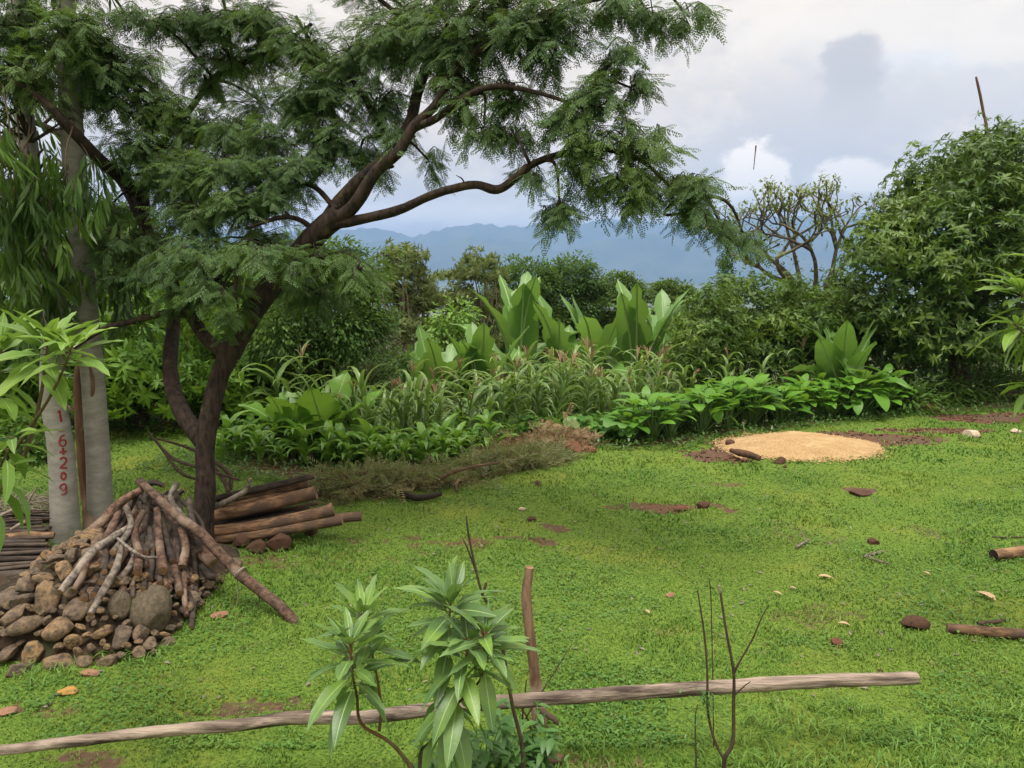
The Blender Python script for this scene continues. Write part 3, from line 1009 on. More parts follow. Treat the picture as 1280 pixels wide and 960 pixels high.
    for px, py, rx, ry, d, n in blobs:
        c = P(px, py, d) - b
        k = d / FPX
        R = np.array([rx * k * 1.12, 0.36 + rx * k * 0.35, ry * k * 1.1])
        j = np.argmin(((sk - c) ** 2).sum(1) + 0.15 * np.maximum(0, sk[:, 2] - c[:, None][2]) ** 2)
        s0 = sk[j]
        mid = (s0 + c) / 2 + np.array([0, 0, 0.06]) + rng.normal(size=3) * 0.05
        tube(tb, [s0, mid, c], [0.018, 0.013, 0.008], 5, 4, 0, 0, cap=False)
        for _ in range(int(n * (1.35 if px < 430 else .92))):
            u = unit(1, rng)[0] * rng.uniform(.3, 1.0) ** 0.5
            e = c + u * R
            s = c + (e - c) * rng.uniform(0, .25) + rng.normal(size=3) * 0.04
            m1 = (s + e) / 2 + np.array([0, 0, .05])
            e2 = e + np.array([0, 0, -0.05])
            tube(tw, [s, m1, e2], [0.006, 0.004, 0.002], 3, 3, 0, 0, cap=False)
            path, _r = catmull([s, m1, e2], [1, 1, 1], 4)
            tdir = e2 - s
            tdir /= np.linalg.norm(tdir) + 1e-9
            for i in range(14):
                f = (i + rng.uniform(.2, .8)) / 14
                p = path[min(len(path) - 1, int(f * len(path)))]
                sd_ = np.cross(tdir, (0, 0, 1.0)); sd_ /= np.linalg.norm(sd_) + 1e-9
                a = tdir * rng.uniform(.2, .9) + sd_ * (1 if i % 2 else -1) * rng.uniform(.4, 1.0) + rng.normal(size=3) * .25 + np.array([0, 0, -0.26])
                pos.append(p); axs.append(a)
    pos, axs = np.array(pos), np.array(axs)
    tp = [pinnate(1, 9, .30, .075, dr, rng) for dr in (.10, .25, .42)]
    which = rng.integers(3, size=len(pos))
    B = basis(axs, np.array([0, 0, 1.0]) + unit(len(pos), rng) * .35)
    sz = rng.uniform(.11, .19, len(pos))
    for k in range(3):
        w = which == k
        scatter(cb, tp[k], pos[w], B[w], sz[w])
    # a stray shoot on the low limb
    tube(tw, [P(582, 234, 6.2) - b, P(578, 224, 6.2) - b, P(570, 219, 6.2) - b], [.008, .006, .003], 4, 3, 0, 0, cap=False)
    tb.build('trunk', M['acacia_bark'], root)
    tw.build('twigs', M['acacia_bark'], root)
    cb.build('crown', M['acacia'], root)
    return root


make_acacia()


# ------------------------------------------------------------------ the two eucalyptus trees
def path_at(c, r, z):
    o = np.argsort(c[:, 2])
    return np.array([np.interp(z, c[o, 2], c[o, k]) for k in (0, 1)] + [z]), float(np.interp(z, c[o, 2], r[o]))


def stroke(mb, c, r, pts, w, z0, cam_dir_off=0.0):
    """a painted stroke (u,v in metres) wrapped on a trunk, facing the camera"""
    pts = np.asarray(pts, float)
    res = []
    for i in range(len(pts) - 1):
        for k in range(5):
            res.append(pts[i] + (pts[i + 1] - pts[i]) * k / 5)
    res.append(pts[-1])
    res = np.array(res)
    tg = np.gradient(res, axis=0)
    tg /= np.linalg.norm(tg, axis=1)[:, None] + 1e-9
    nrm = np.stack([-tg[:, 1], tg[:, 0]], -1)
    rows = []
    for s in (-.5, 0, .5):
        rows.append(res + nrm * w * s)
    out = []
    for row in rows:
        for u, v in row:
            ce, rr = path_at(c, r, z0 + v)
            f = np.array([0, 0]) - ce[:2]
            a0 = math.atan2(f[1], f[0]) + cam_dir_off
            a = a0 + u / rr
            out.append((ce[0] + cos(a) * (rr * 1.02 + .003), ce[1] + sin(a) * (rr * 1.02 + .003), z0 + v))
    n = len(res)
    q = [(k * n + i, k * n + i + 1, (k + 1) * n + i + 1, (k + 1) * n + i) for k in range(2) for i in range(n - 1)]
    mb.add(out, q)


def arc(cx, cy, rx, ry, a0, a1, n=12):
    return [(cx + rx * cos(radians(a0 + (a1 - a0) * i / n)), cy + ry * sin(radians(a0 + (a1 - a0) * i / n))) for i in range(n + 1)]


GLYPH = {
    '1': [[(-.12, .3), (.02, .45), (.02, -.45)]],
    '6': [[(.26, .44), (-.05, .36), (-.25, .1), (-.27, -.2)] + arc(0, -.18, .27, .26, 180, 360, 8) + arc(0, -.18, .27, .24, 0, 180, 8)],
    '+': [[(-.34, 0), (.34, 0)], [(0, .34), (0, -.34)]],
    '2': [arc(0, .18, .26, .26, 160, -20, 8) + [(.1, -.12), (-.28, -.44), (.30, -.44)]],
    '0': [arc(0, 0, .24, .32, 90, 450, 16)],
    '9': [arc(0, .18, .26, .26, 0, 360, 14) + [(.27, -.1), (.24, -.36), (.02, -.46), (-.24, -.42)]],
}

EUC_SPRAYS = []


def hanging_spray(rng, n=14):
    parts = []
    for k in range(n):
        tt = k / n
        a = rng.uniform(0, 2 * pi)
        L = rng.uniform(.6, 1.0)
        d = np.array([[cos(a) * .35, sin(a) * .35, -1.0]])
        B = basis(d, np.array([cos(a + 1.3), sin(a + 1.3), .2]))[0]
        parts.append(xf(leaf_tpl(.17, .12, .05, 2, .4), B, L, (cos(a) * .08, sin(a) * .08, -tt * 1.1)))
    return join_tpl(parts)


def make_euc(name_label, trunk_pts, rads, foliage, seed, paint=False):
    rng = np.random.default_rng(seed)
    b = G(*trunk_pts[0][:2]) if False else P(*trunk_pts[0])
    b[2] = gz(b[0], b[1])
    root = thing('eucalyptus_tree', name_label, 'tree', b)
    tb = MB()
    w = np.array([P(*p) for p in trunk_pts]) - b
    c, r = tube(tb, w, rads, 20, 6, 0.035, 0, seed=seed)
    tr = None
    tw, lb = MB(), MB()
    pos = []
    for px, py, rx, ry, d, n in foliage:
        cc = P(px, py, d) - b
        k = d / FPX
        zz = np.clip(cc[2] + .3, c[:, 2].min(), c[:, 2].max())
        s0, _ = path_at(c, r, zz)
        for _ in range(max(2, n // 10)):
            e = cc + unit(1, rng)[0] * np.array([rx * k, .45, ry * k]) * rng.uniform(.2, 1)
            m1 = (s0 + e) / 2 + np.array([0, 0, .25]) + rng.normal(size=3) * .1
            tube(tw, [s0, m1, e + (0, 0, .1), e + (0, 0, -.2)], [.014, .009, .006, .002], 4, 4, 0, 0, cap=False)
            for _ in range(6):
                pos.append(e + rng.normal(size=3) * np.array([.12, .12, .12]))
    pos = np.array(pos)
    tps = [hanging_spray(rng) for _ in range(4)]
    which = rng.integers(4, size=len(pos))
    ang = rng.uniform(0, 2 * pi, len(pos))
    tilt = rng.normal(size=(len(pos), 2)) * .22
    B = np.zeros((len(pos), 3, 3))
    B[:, 0, 0], B[:, 0, 1], B[:, 1, 0], B[:, 1, 1], B[:, 2, 2] = np.cos(ang), -np.sin(ang), np.sin(ang), np.cos(ang), 1
    B[:, 0, 2], B[:, 1, 2] = tilt[:, 0], tilt[:, 1]
    sz = rng.uniform(.13, .20, len(pos))
    for k in range(4):
        m_ = which == k
        scatter(lb, tps[k], pos[m_], B[m_], sz[m_])
    tr = tb.build('trunk', M['euc_bark'], root)
    if paint:
        pb = MB()
        wc = c + b
        for ch, py in (('1', 523), ('6', 553), ('+', 566.5), ('2', 580), ('0', 596), ('9', 612)):
            z0 = P(74, py, 6.55)[2]
            s = .088 if ch not in '+0' else .078
            off = 0.02 + (552 - py) * 0.0004
            for st in GLYPH[ch]:
                stroke(pb, wc, r, [((u + rng.normal() * .025) * s + off, (v + rng.normal() * .025) * s * 1.15) for u, v in st], .016 * rng.uniform(.85, 1.15), z0)
        for v_ in (P(70, 541, 6.55)[2],):
            stroke(pb, wc, r, [(-.015 + .02, 0), (.025 + .02, 0)], .014, v_)
        o = pb.build('painted_number', M['paint'], tr)
        o.location = -b
    if len(pos):
        tw.build('twigs', M['twig'], root)
        lb.build('crown', M['euc_leaf'], root)
    return root


make_euc('pale grey eucalyptus with the red painted number 16+209 running down its trunk', [(82, 676, 6.65), (81, 640, 6.65), (76, 560, 6.7), (66, 490, 6.75), (68, 420, 6.8), (66, 360, 6.85), (52, 290, 6.9), (40, 220, 7.0), (28, 120, 7.1), (20, 0, 7.2), (10, -160, 7.4)],
         [.128, .118, .108, .102, .098, .092, .086, .08, .075, .065, .045],
         [(20, 200, 45, 40, 6.4, 60), (45, 215, 40, 30, 6.5, 40), (30, 260, 45, 40, 6.3, 70), (70, 262, 34, 30, 6.5, 40), (25, 320, 40, 40, 6.4, 60), (55, 305, 36, 40, 6.6, 40), (45, 370, 45, 30, 6.4, 50), (108, 215, 8, 12, 6.5, 6), (10, 370, 30, 40, 6.8, 30),
          (20, -60, 90, 60, 7.3, 60), (-40, 150, 50, 90, 7.0, 60)], 5, paint=True)
make_euc('smooth pale eucalyptus trunk with no writing, just behind the painted one', [(128, 668, 6.95), (126, 640, 6.95), (122, 560, 6.97), (116, 470, 7.0), (109, 400, 7.0), (103, 330, 7.0), (96, 240, 7.0), (89, 150, 7.05), (84, 50, 7.2), (80, -120, 7.4)],
         [.122, .112, .104, .098, .100, .094, .098, .094, .08, .06],
         [(125, 260, 14, 24, 6.8, 12), (122, 355, 18, 20, 6.8, 14), (138, 355, 12, 16, 6.8, 8), (80, -70, 90, 60, 7.4, 50), (40, 130, 40, 40, 7.6, 20)], 9)


def make_red_stem():
    b = P(112, 668, 7.05)
    b[2] = gz(b[0], b[1])
    root = thing('peeling_tree', 'thin red-brown peeling trunk squeezed between the two pale eucalyptus trunks', 'tree', b)
    tb = MB()
    tube(tb, [P(*p) - b for p in [(116, 668, 6.8), (112, 620, 7.05), (106, 575, 7.05), (103, 530, 7.1), (100, 480, 7.15), (103, 440, 7.2), (97, 400, 7.25), (108, 350, 7.3)]], [.085, .075, .07, .062, .055, .045, .04, .015], 10, 5, .2)
    tube(tb, [P(*p) - b for p in [(103, 545, 7.08), (112, 515, 6.95), (116, 480, 6.9), (110, 450, 6.9)]], [.03, .022, .016, .008], 7, 5, .1)
    tb.build('trunk', M['red_bark'], root)
    lb = MB()
    rng = np.random.default_rng(3)
    pos = np.array([P(rng.uniform(85, 130), rng.uniform(330, 400), rng.uniform(7, 7.5)) for _ in range(60)]) - b
    scatter(lb, LANCE, pos, basis(unit(60, rng) * (1, 1, .4) + (0, 0, -.6)), rng.uniform(.08, .14, 60))
    lb.build('leaves', M['euc_leaf'], root)


make_red_stem()


# ------------------------------------------------------------------ background trees and bushes
RS = np.random.default_rng(77)
MANGO = [rosette(int(RS.integers(6, 10)), 1.0, RS.uniform(.27, .36), RS.uniform(-.15, .3), RS.uniform(.2, .7), RS) for _ in range(8)]
COFFEE = [rosette(5, 1.0, .40, .2, .25, RS) for _ in range(6)]
WHORL = [rosette(8, 1.0, .30, .1, .35, RS) for _ in range(3)]


def bg(name, label, cat, base, lobes, n, tpl, size, lm, bm, seed, **kw):
    return tree(name, label, cat, base, lobes, n, tpl, size, M[lm], M[bm], seed, **kw)


# the mango on the right
b = base_at(1205, 14.6)
bg('mango_tree', 'big rounded dark green mango tree, the tallest one beyond the lawn, with leafy whorls', 'tree', b,
   [lobe(1195, 245, 75, 75, 14.4), lobe(1250, 215, 70, 60, 14.6), lobe(1120, 315, 62, 62, 14.0), lobe(1200, 330, 80, 80, 13.7), lobe(1270, 300, 80, 90, 14.0), lobe(1110, 385, 52, 56, 14.2), lobe(1180, 420, 80, 62, 14.0),
    lobe(1250, 420, 70, 62, 14.2), lobe(1330, 320, 90, 140, 14.8), lobe(1225, 300, 110, 120, 16.0), lobe(1130, 440, 50, 40, 14.6), lobe(1150, 265, 50, 45, 14.6)],
   1500, MANGO, .12, 'mango', 'twig', 31, r0=.2, clump_r=.38, nper=8, droop=-.25, trunk_tips=26, top=np.array([0, 0, 1.6]))
# coffee-like bushes in the middle
for i, (px, py, rx, ry, d, lab) in enumerate([
        (885, 415, 42, 58, 14.2, 'dense green bush at the end of the enset row, above the maize'),
        (940, 400, 55, 62, 15.0, 'broad leafy bush with yellow-green top directly below the bare tree'),
        (1000, 405, 48, 62, 14.6, 'leafy bush with dark shaded foot beside the small lone enset'),
        (1050, 400, 44, 60, 15.4, 'green bush squeezed between the lone enset and the mango tree')]):
    b = base_at(px, d)
    bg('coffee_bush', lab, 'bush', b, [lobe(px, py, rx, ry, d), lobe(px - rx * .4, py + 30, rx * .8, ry * .8, d - .4), lobe(px + rx * .4, py + 20, rx * .7, ry * .8, d)], 190, COFFEE, .088, 'coffee', 'twig', 40 + i,
       r0=.05, clump_r=.30, nper=20, droop=0., group='bushes beyond the maize', top=np.array([0, 0, .7]))
# round dark trees beyond
for i, (px, py, rx, ry, d, lab) in enumerate([
        (655, 365, 46, 38, 27, 'round dark green tree top directly behind the tallest enset'),
        (718, 358, 36, 32, 28, 'rounded olive-green tree with a reddish tinge, right of the round dark one'),
        (775, 372, 36, 24, 29, 'low green tree crown behind the right-hand enset clump'),
        (836, 375, 30, 18, 30, 'small pale green tree crown left of the coffee bushes, against the plain')]):
    b = base_at(px, d)
    bg('round_tree', lab, 'tree', b, [lobe(px, py - 4, rx, ry, d), lobe(px, py + 32, rx * 1.15, ry, d), lobe(px, py + 75, rx, 40, d)], 260, SIMPLE, .12, 'dark' if i < 2 else 'coffee', 'twig', 60 + i,
       r0=.13, clump_r=.30, nper=90, droop=.1, group='round trees behind the enset')
# pale loose trees
for i, (px, py, rx, ry, d, lab) in enumerate([
        (502, 335, 30, 28, 20, 'sparse tree of loose pale tufts, nearest the leaning acacia limb'),
        (548, 368, 44, 40, 21, 'loose silvery tree with thin visible stems, middle of the pale group'),
        (600, 340, 34, 26, 21, 'open-crowned pale tree with brownish lower twigs beside the round dark tree')]):
    b = base_at(px, d)
    L = [lobe(px, py, rx, ry, d), lobe(px - rx * .7, py + 35, rx * .7, ry * .7, d), lobe(px + rx * .6, py + 45, rx * .8, ry * .8, d + .5), lobe(px, py + 80, rx, ry, d)]
    bg('pale_tree', lab, 'tree', b, L, 110, WHORL, .13, 'pale', 'pale_twig', 70 + i, r0=.09, clump_r=.26, nper=13, droop=.0, group='pale loose trees', trunk_tips=40, squash=.5)
bg('yellow_bush', 'small yellow-green bush in front of the pale loose trees', 'bush', base_at(570, 18), [lobe(572, 398, 26, 16, 18), lobe(555, 420, 24, 20, 18)], 30, SIMPLE, .12, 'young', 'twig', 75, r0=.04, clump_r=.3, nper=40)
bg('brown_bush', 'dark brownish bush left of the leftmost enset clump', 'bush', base_at(478, 14.5), [lobe(478, 452, 32, 36, 14.5), lobe(460, 475, 26, 24, 14.2)], 60, SIMPLE, .07, 'brownbush', 'twig', 76, r0=.05, clump_r=.26, nper=80)
bg('dense_tree', 'dense dark green fine-leaved tree under the acacia limb, shading the bananas', 'tree', base_at(395, 12.2),
   [lobe(400, 365, 70, 52, 12.0), lobe(440, 350, 40, 44, 12.4), lobe(360, 420, 52, 50, 11.8), lobe(420, 425, 60, 48, 12.0), lobe(455, 395, 34, 40, 12.4), lobe(385, 475, 40, 30, 12.2)],
   190, SIMPLE, .075, 'dark', 'twig', 78, r0=.13, clump_r=.34, nper=110, droop=.35, top=np.array([0, 0, 1.3]))
bg('dense_bush', 'dark leafy bush at the foot of the dense dark tree, right of the bananas', 'bush', base_at(440, 13.4), [lobe(440, 478, 44, 34, 13.2), lobe(500, 470, 30, 26, 14)], 60, SIMPLE, .08, 'dark', 'twig', 79, r0=.05, clump_r=.28, nper=70)
# the understory on the left
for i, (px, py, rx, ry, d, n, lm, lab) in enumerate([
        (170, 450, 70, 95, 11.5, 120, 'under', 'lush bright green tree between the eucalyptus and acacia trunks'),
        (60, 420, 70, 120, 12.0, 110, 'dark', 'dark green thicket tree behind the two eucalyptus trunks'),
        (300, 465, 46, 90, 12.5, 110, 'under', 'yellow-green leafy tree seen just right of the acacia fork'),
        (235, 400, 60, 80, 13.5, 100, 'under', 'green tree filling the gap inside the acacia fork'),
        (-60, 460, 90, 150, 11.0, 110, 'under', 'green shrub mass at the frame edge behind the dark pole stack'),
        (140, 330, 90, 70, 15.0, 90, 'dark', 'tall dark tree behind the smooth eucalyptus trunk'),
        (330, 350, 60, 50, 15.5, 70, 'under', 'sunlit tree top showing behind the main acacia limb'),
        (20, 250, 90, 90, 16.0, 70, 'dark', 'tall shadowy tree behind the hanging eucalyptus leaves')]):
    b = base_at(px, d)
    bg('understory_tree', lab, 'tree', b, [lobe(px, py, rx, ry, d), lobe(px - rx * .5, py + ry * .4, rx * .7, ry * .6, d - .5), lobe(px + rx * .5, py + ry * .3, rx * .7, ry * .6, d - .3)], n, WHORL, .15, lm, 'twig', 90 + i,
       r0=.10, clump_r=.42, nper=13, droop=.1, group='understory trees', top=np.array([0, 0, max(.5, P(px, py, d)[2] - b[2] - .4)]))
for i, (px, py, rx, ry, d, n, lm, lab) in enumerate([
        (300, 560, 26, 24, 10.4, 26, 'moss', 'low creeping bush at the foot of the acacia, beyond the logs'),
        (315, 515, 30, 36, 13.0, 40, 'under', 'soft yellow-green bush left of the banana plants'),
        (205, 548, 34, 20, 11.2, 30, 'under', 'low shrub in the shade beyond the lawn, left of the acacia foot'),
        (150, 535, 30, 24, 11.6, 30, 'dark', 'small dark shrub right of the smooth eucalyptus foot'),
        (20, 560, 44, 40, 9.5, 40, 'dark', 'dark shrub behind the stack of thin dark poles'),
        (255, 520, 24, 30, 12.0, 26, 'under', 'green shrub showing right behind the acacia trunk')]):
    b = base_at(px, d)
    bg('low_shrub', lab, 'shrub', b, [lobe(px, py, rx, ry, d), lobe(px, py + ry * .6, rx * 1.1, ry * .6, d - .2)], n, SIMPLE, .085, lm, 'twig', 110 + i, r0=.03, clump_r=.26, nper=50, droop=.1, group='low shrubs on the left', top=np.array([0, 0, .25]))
# shaded growth below the mango
for i, (px, py, rx, ry, d, n, lm, lab) in enumerate([
        (1085, 500, 26, 18, 13.6, 24, 'dark', 'dark shrub under the left edge of the mango crown'),
        (1140, 498, 30, 14, 13.2, 24, 'dark', 'low green shrub on the bank under the mango, nearest the taro'),
        (1185, 488, 24, 20, 13.8, 24, 'dark', 'shaded shrub right below the middle of the mango'),
        (1250, 482, 44, 26, 14.2, 40, 'dark', 'deep dark shrub under the right side of the mango'),
        (1115, 462, 40, 30, 15.6, 44, 'dark', 'taller shaded shrub behind the left edge of the mango crown'),
        (1195, 462, 46, 30, 15.8, 44, 'dark', 'shaded shrub behind the mango trunk'),
        (1275, 466, 50, 30, 15.8, 44, 'dark', 'dark shrub behind the mango near the leaning yellow-green shrub')]):
    b = base_at(px, d)
    bg('shade_shrub', lab, 'shrub', b, [lobe(px, py, rx, ry, d), lobe(px, py + ry * .6, rx * 1.1, ry * .6, d - .2)], n, LANCE, .13, lm, 'twig', 120 + i, r0=.03, clump_r=.26, nper=34, droop=.1, group='shrubs under the mango', top=np.array([0, 0, .2]))


def make_bare_tree():
    rng = np.random.default_rng(14)
    d = 19.0
    b = base_at(1012, d)
    root = thing('bare_tree', 'nearly leafless tree with contorted grey branches and a flat fan of tufts', 'tree', b)
    tb, lb = MB(), MB()
    tips = []
    k = d / FPX

    def grow(p, dirv, L, r, lev):
        n = 3
        pts, c = [p], p.copy()
        dv = dirv.copy()
        for _ in range(n):
            dv = dv + rng.normal(size=3) * .20 + np.array([0, 0, .09])
            dv /= np.linalg.norm(dv)
            c = c + dv * L / n
            pts.append(c.copy())
        tube(tb, pts, np.linspace(r, r * .68, n + 1), 6 if lev < 2 else 4, 3, .1, 0, cap=False, seed=lev)
        hmax = P(1012, 236, d)[2] - b[2]
        if lev >= 4 or c[2] > hmax + rng.uniform(-.35, .1):
            tips.append(c); return
        for q in range(2 if rng.random() < .85 else 3):
            nd = dv + rng.normal(size=3) * np.array([.55, .45, .25])
            nd[2] = max(nd[2], .22)
            nd /= np.linalg.norm(nd)
            grow(c, nd, L * rng.uniform(.68, .92), r * .72, lev + 1)
        if rng.random() < .5:
            tips.append(pts[2])

    for tx, ty, bx in [(950, 322, 990), (972, 310, 992), (1000, 300, 1000), (1020, 296, 1020), (1046, 300, 1034), (1064, 310, 1036), (940, 338, 986)]:
        s = P(bx, 352, d) - b
        e = P(tx, ty, d + rng.uniform(-.4, .4)) - b
        foot = np.array([(bx - 1012) * k * .5, rng.uniform(-.15, .15), -.1])
        tube(tb, [foot, (foot + s) / 2 + (0, 0, .1), s], [.09, .075, .07], 7, 4, .12, 0)
        dv = e - s
        grow(s, dv / np.linalg.norm(dv), .80, .062, 0)
    tb.build('trunk', M['lichen'], root)
    tips_ = np.array(tips)
    pos = np.repeat(tips_, 16, 0) + rng.normal(size=(len(tips_) * 16, 3)) * .07
    scatter(lb, SIMPLE, pos, basis(unit(len(pos), rng) + (0, 0, .5)), rng.uniform(.06, .13, len(pos)))
    lb.build('crown', M['tuft'], root)


make_bare_tree()

d = 70
b = base_at(909, d)
bg('slender_tree', 'slim upright grey-green tree standing alone against the far plain', 'tree', b, [lobe(909, 328, 6, 14, d), lobe(909, 350, 8, 18, d), lobe(909, 375, 9, 20, d)], 40, SIMPLE, .3, 'dark', 'twig', 141, r0=.12, clump_r=.55, nper=60)


def make_far_growth():
    """woods and hedges scattered over the slope and the plain; too many to count"""
    rng = np.random.default_rng(8)
    lb = MB()
    n = 1500
    y = 60 * (5200 / 60) ** rng.random(n) ** .8
    x = rng.uniform(-.75, .75, n) * y
    keep = fbm(np.stack([x / y * 14, np.log(y) * 6], -1), 4, 3) > .46
    x, y = x[keep], y[keep]
    for xi, yi in zip(x, y):
        h = rng.uniform(3, 6.5) * (1 + min(yi, 2500) / 1500)
        m_ = 22
        pos = np.array([xi, yi, gz(xi, yi) + h * .45]) + rng.normal(size=(m_, 3)) * np.array([.42, .42, .3]) * h
        scatter(lb, SIMPLE, pos, basis(unit(m_, rng)), h * rng.uniform(.3, .6, m_))
    tag(lb.build('far_woods', M['dark']), kind='stuff')


make_far_growth()


def make_house(x, y, w, hgt, wall, roofm, label):
    b = np.array([x, y, gz(x, y)])
    root = thing('distant_house', label, 'house', b, 'houses on the far plain', rz=RS.uniform(-.6, .6))
    D = w * .7
    v = [(sx * w / 2, sy * D / 2, z) for z in (-.5, hgt) for sy in (-1, 1) for sx in (-1, 1)]
    MB().add(v, [(0, 1, 5, 4), (1, 3, 7, 5), (3, 2, 6, 7), (2, 0, 4, 6)]).build('wall', wall, root, smooth=False)
    e = .4
    v = [(-w / 2 - e, -D / 2 - e, hgt + .02), (w / 2 + e, -D / 2 - e, hgt + .02), (w / 2 + e, D / 2 + e, hgt + .02), (-w / 2 - e, D / 2 + e, hgt + .02), (-w / 2 - e, 0, hgt * 1.5), (w / 2 + e, 0, hgt * 1.5)]
    MB().add(v, [(0, 1, 5, 4), (2, 3, 4, 5), (0, 3, 2, 1)], [(1, 2, 5), (3, 0, 4)]).build('roof', roofm, root, smooth=False)


M['wallwhite'] = bark_mat('house_wall', (0.5, 0.47, 0.42), (0.66, 0.63, 0.58), None, 2, (1, 1, 1), .1)
M['tinroof'] = bark_mat('tin_roof', (0.36, 0.38, 0.41), (0.56, 0.57, 0.59), None, 1, (1, 1, 1), .1, rough=.5)
for px, py, d in [(842, 357, 1500), (872, 353, 1900), (800, 352, 2100), (858, 366, 900), (885, 360, 1200), (780, 356, 1700), (832, 350, 2600), (868, 371, 760), (815, 349, 2900), (893, 367, 880)]:
    p = P(px, py, d)
    make_house(p[0], d, 11 * RS.uniform(.8, 1.6), 4.0, M['wallwhite'], M['tinroof'], 'tiny pale tin-roofed house far off on the hazy plain')


def make_pole(label, pts, rads, mat, name='pole'):
    b = P(*pts[0]); b[2] = gz(b[0], b[1])
    w = [P(*p) - b for p in pts]
    mb = MB()
    tube(mb, [np.array([w[0][0] * 0, 0, -.2]), *w], [rads[0], *rads], 6, 4, .15, 0)
    o = mb.build(name, M[mat], None, loc=b)
    return tag(o, label, 'pole')


make_pole('thin weathered wooden pole sticking up out of the top of the mango tree', [(1240, 300, 15.2), (1234, 170, 15.2), (1229, 140, 15.2), (1225, 118, 15.2), (1220, 96, 15.2)], [.035, .03, .028, .026, .02], 'red_bark')


def make_dangling():
    a = P(946, 180, 6.0)
    root = thing('dangling_twig', 'tiny dark twig hanging in the open sky on a fine thread', 'twig', a)
    mb = MB()
    tube(mb, [P(*p) - a for p in [(945, 182, 6.0), (944, 192, 6.0), (942, 212, 6.0)]], [.006, .004, .003], 5, 3)
    mb.build('stick', M['twig'], root)
    t_ = MB()
    tube(t_, [np.zeros(3), P(905, -150, 6.2) - a], [.0001, .0001], 3, 1)
    t_.build('thread', M['pale_twig'], root)


make_dangling()


# ------------------------------------------------------------------ enset and bananas
def paddle(L, W, bend, rng, tears=2, fold=.25, rows=14, petiole=.12):
    """a big banana-like leaf: verts in local frame (x out, z up), rising then arching; returns blade and midrib templates"""
    s = np.linspace(0, 1, rows + 1)
    th = radians(84) - bend * s ** 1.6
    dx, dz = np.cos(th), np.sin(th)
    x = np.concatenate([[0], np.cumsum((dx[1:] + dx[:-1]) / 2)]) * L / rows
    z = np.concatenate([[0], np.cumsum((dz[1:] + dz[:-1]) / 2)]) * L / rows
    f = np.clip((s - petiole) / (1 - petiole), 0, 1)
    w = W * .5 * np.where(s < petiole, .06, np.clip(np.sin(pi * f ** .72), 0, 1) ** .62)
    nx, nz = -dz, dx
    V, Q = [], []
    cols = (-1, -.5, 0, .5, 1)
    rag = 1 + rng.uniform(-.06, .06, (rows + 1, 2))
    for i in range(rows + 1):
        for cx in cols:
            ww = w[i] * cx * (rag[i, 0] if cx < 0 else rag[i, 1])
            up = fold * abs(cx) * w[i] + .02 * math.sin(i * 2.1 + cx * 3) * abs(cx)
            V.append((x[i] + nx[i] * up, ww, z[i] + nz[i] * up))
    torn = set()
    for _ in range(tears):
        torn.add((int(rng.integers(4, rows - 1)), int(rng.integers(0, 2))))
    for i in range(rows):
        for j in range(4):
            a = i * 5 + j
            Q.append((a, a + 1, a + 6, a + 5))
    V = np.array(V)
    for i, side in torn:                              # notch the margin
        j = 0 if side == 0 else 4
        V[i * 5 + j] = V[i * 5 + 2] * .38 + V[i * 5 + j] * .62 - np.array([0, 0, .03])
    mid = np.stack([x, x * 0, z], -1)
    return V, np.array(Q), mid


def make_paddle_plant(name, label, cat, base, specs, stem_r, stem_h, leafmat, seed, group=None):
    """specs: list of (azimuth, length, width, lean, bend)"""
    rng = np.random.default_rng(seed)
    root = thing(name, label, cat, base, group)
    mb = MB()
    tube(mb, [(0, 0, -.2), (0, 0, stem_h * .5), (0.02, 0, stem_h)], [stem_r * 1.2, stem_r, stem_r * .6], 10, 4, .1, 0)
    mb.build('pseudostem', M['pseudo'], root)
    for az, L, W, lean, bend in specs:
        V, Q, mid = paddle(L, W, bend, rng, tears=int(rng.integers(3, 9)))
        cl, sl = cos(lean), sin(lean)
        R1 = np.array([[cl, 0, sl], [0, 1, 0], [-sl, 0, cl]])
        ca, sa = cos(az), sin(az)
        R2 = np.array([[ca, -sa, 0], [sa, ca, 0], [0, 0, 1]])
        tw = rng.uniform(-.9, .9)
        ct, st_ = cos(tw), sin(tw)
        Rt = np.array([[ct, -st_, 0], [st_, ct, 0], [0, 0, 1]])
        off = np.array([cos(az) * stem_r * .3, sin(az) * stem_r * .3, stem_h * rng.uniform(.75, .98)])
        Rm = R2 @ R1 @ Rt
        lb = MB()
        lb.add(V @ Rm.T + off, Q, None, 0)
        mp = mid @ Rm.T + off
        tube(lb, mp[::2], np.linspace(.036, .010, len(mp[::2])) * (L / 2), 5, 2, 0, 1, cap=False)
        lb.build('leaf', [leafmat, M['midrib']], root)
    return root


def enset(px, tip_py, d, nleaf, L, W, label, seed, spread=.32, group='enset plants', mat='enset', name='enset_plant', cat='enset', low=0):
    rng = np.random.default_rng(seed)
    b = base_at(px, d)
    top = P(px, tip_py, d)[2] - b[2]
    h = max(.25, top - L * .96)
    L = max(L, (top - h) / .96)
    specs = []
    a0 = rng.uniform(0, 6)
    for k in range(nleaf):
        specs.append((pi / 2 * (1 if k % 2 else -1) + rng.normal() * .95 if name == 'enset_plant' else a0 + k * 2.4, L * rng.uniform(.78, 1.02), W * rng.uniform(.95, 1.3), spread * rng.uniform(.1, 1.0) + .03, rng.uniform(.15, 1.05)))
    for k in range(low):
        specs.append((a0 + k * 2.4 + 1, L * rng.uniform(.7, .9), W * .9, spread + rng.uniform(.2, .5), rng.uniform(.9, 1.7)))
    root = make_paddle_plant(name, label, cat, b, specs, .13 * L / 2, h, M[mat], seed, group)
    zt = max(v.co.z for ch in root.children for v in ch.data.vertices)
    root.scale = (min(1.15, top / zt) ** .5, min(1.15, top / zt) ** .5, top / zt)
    return root


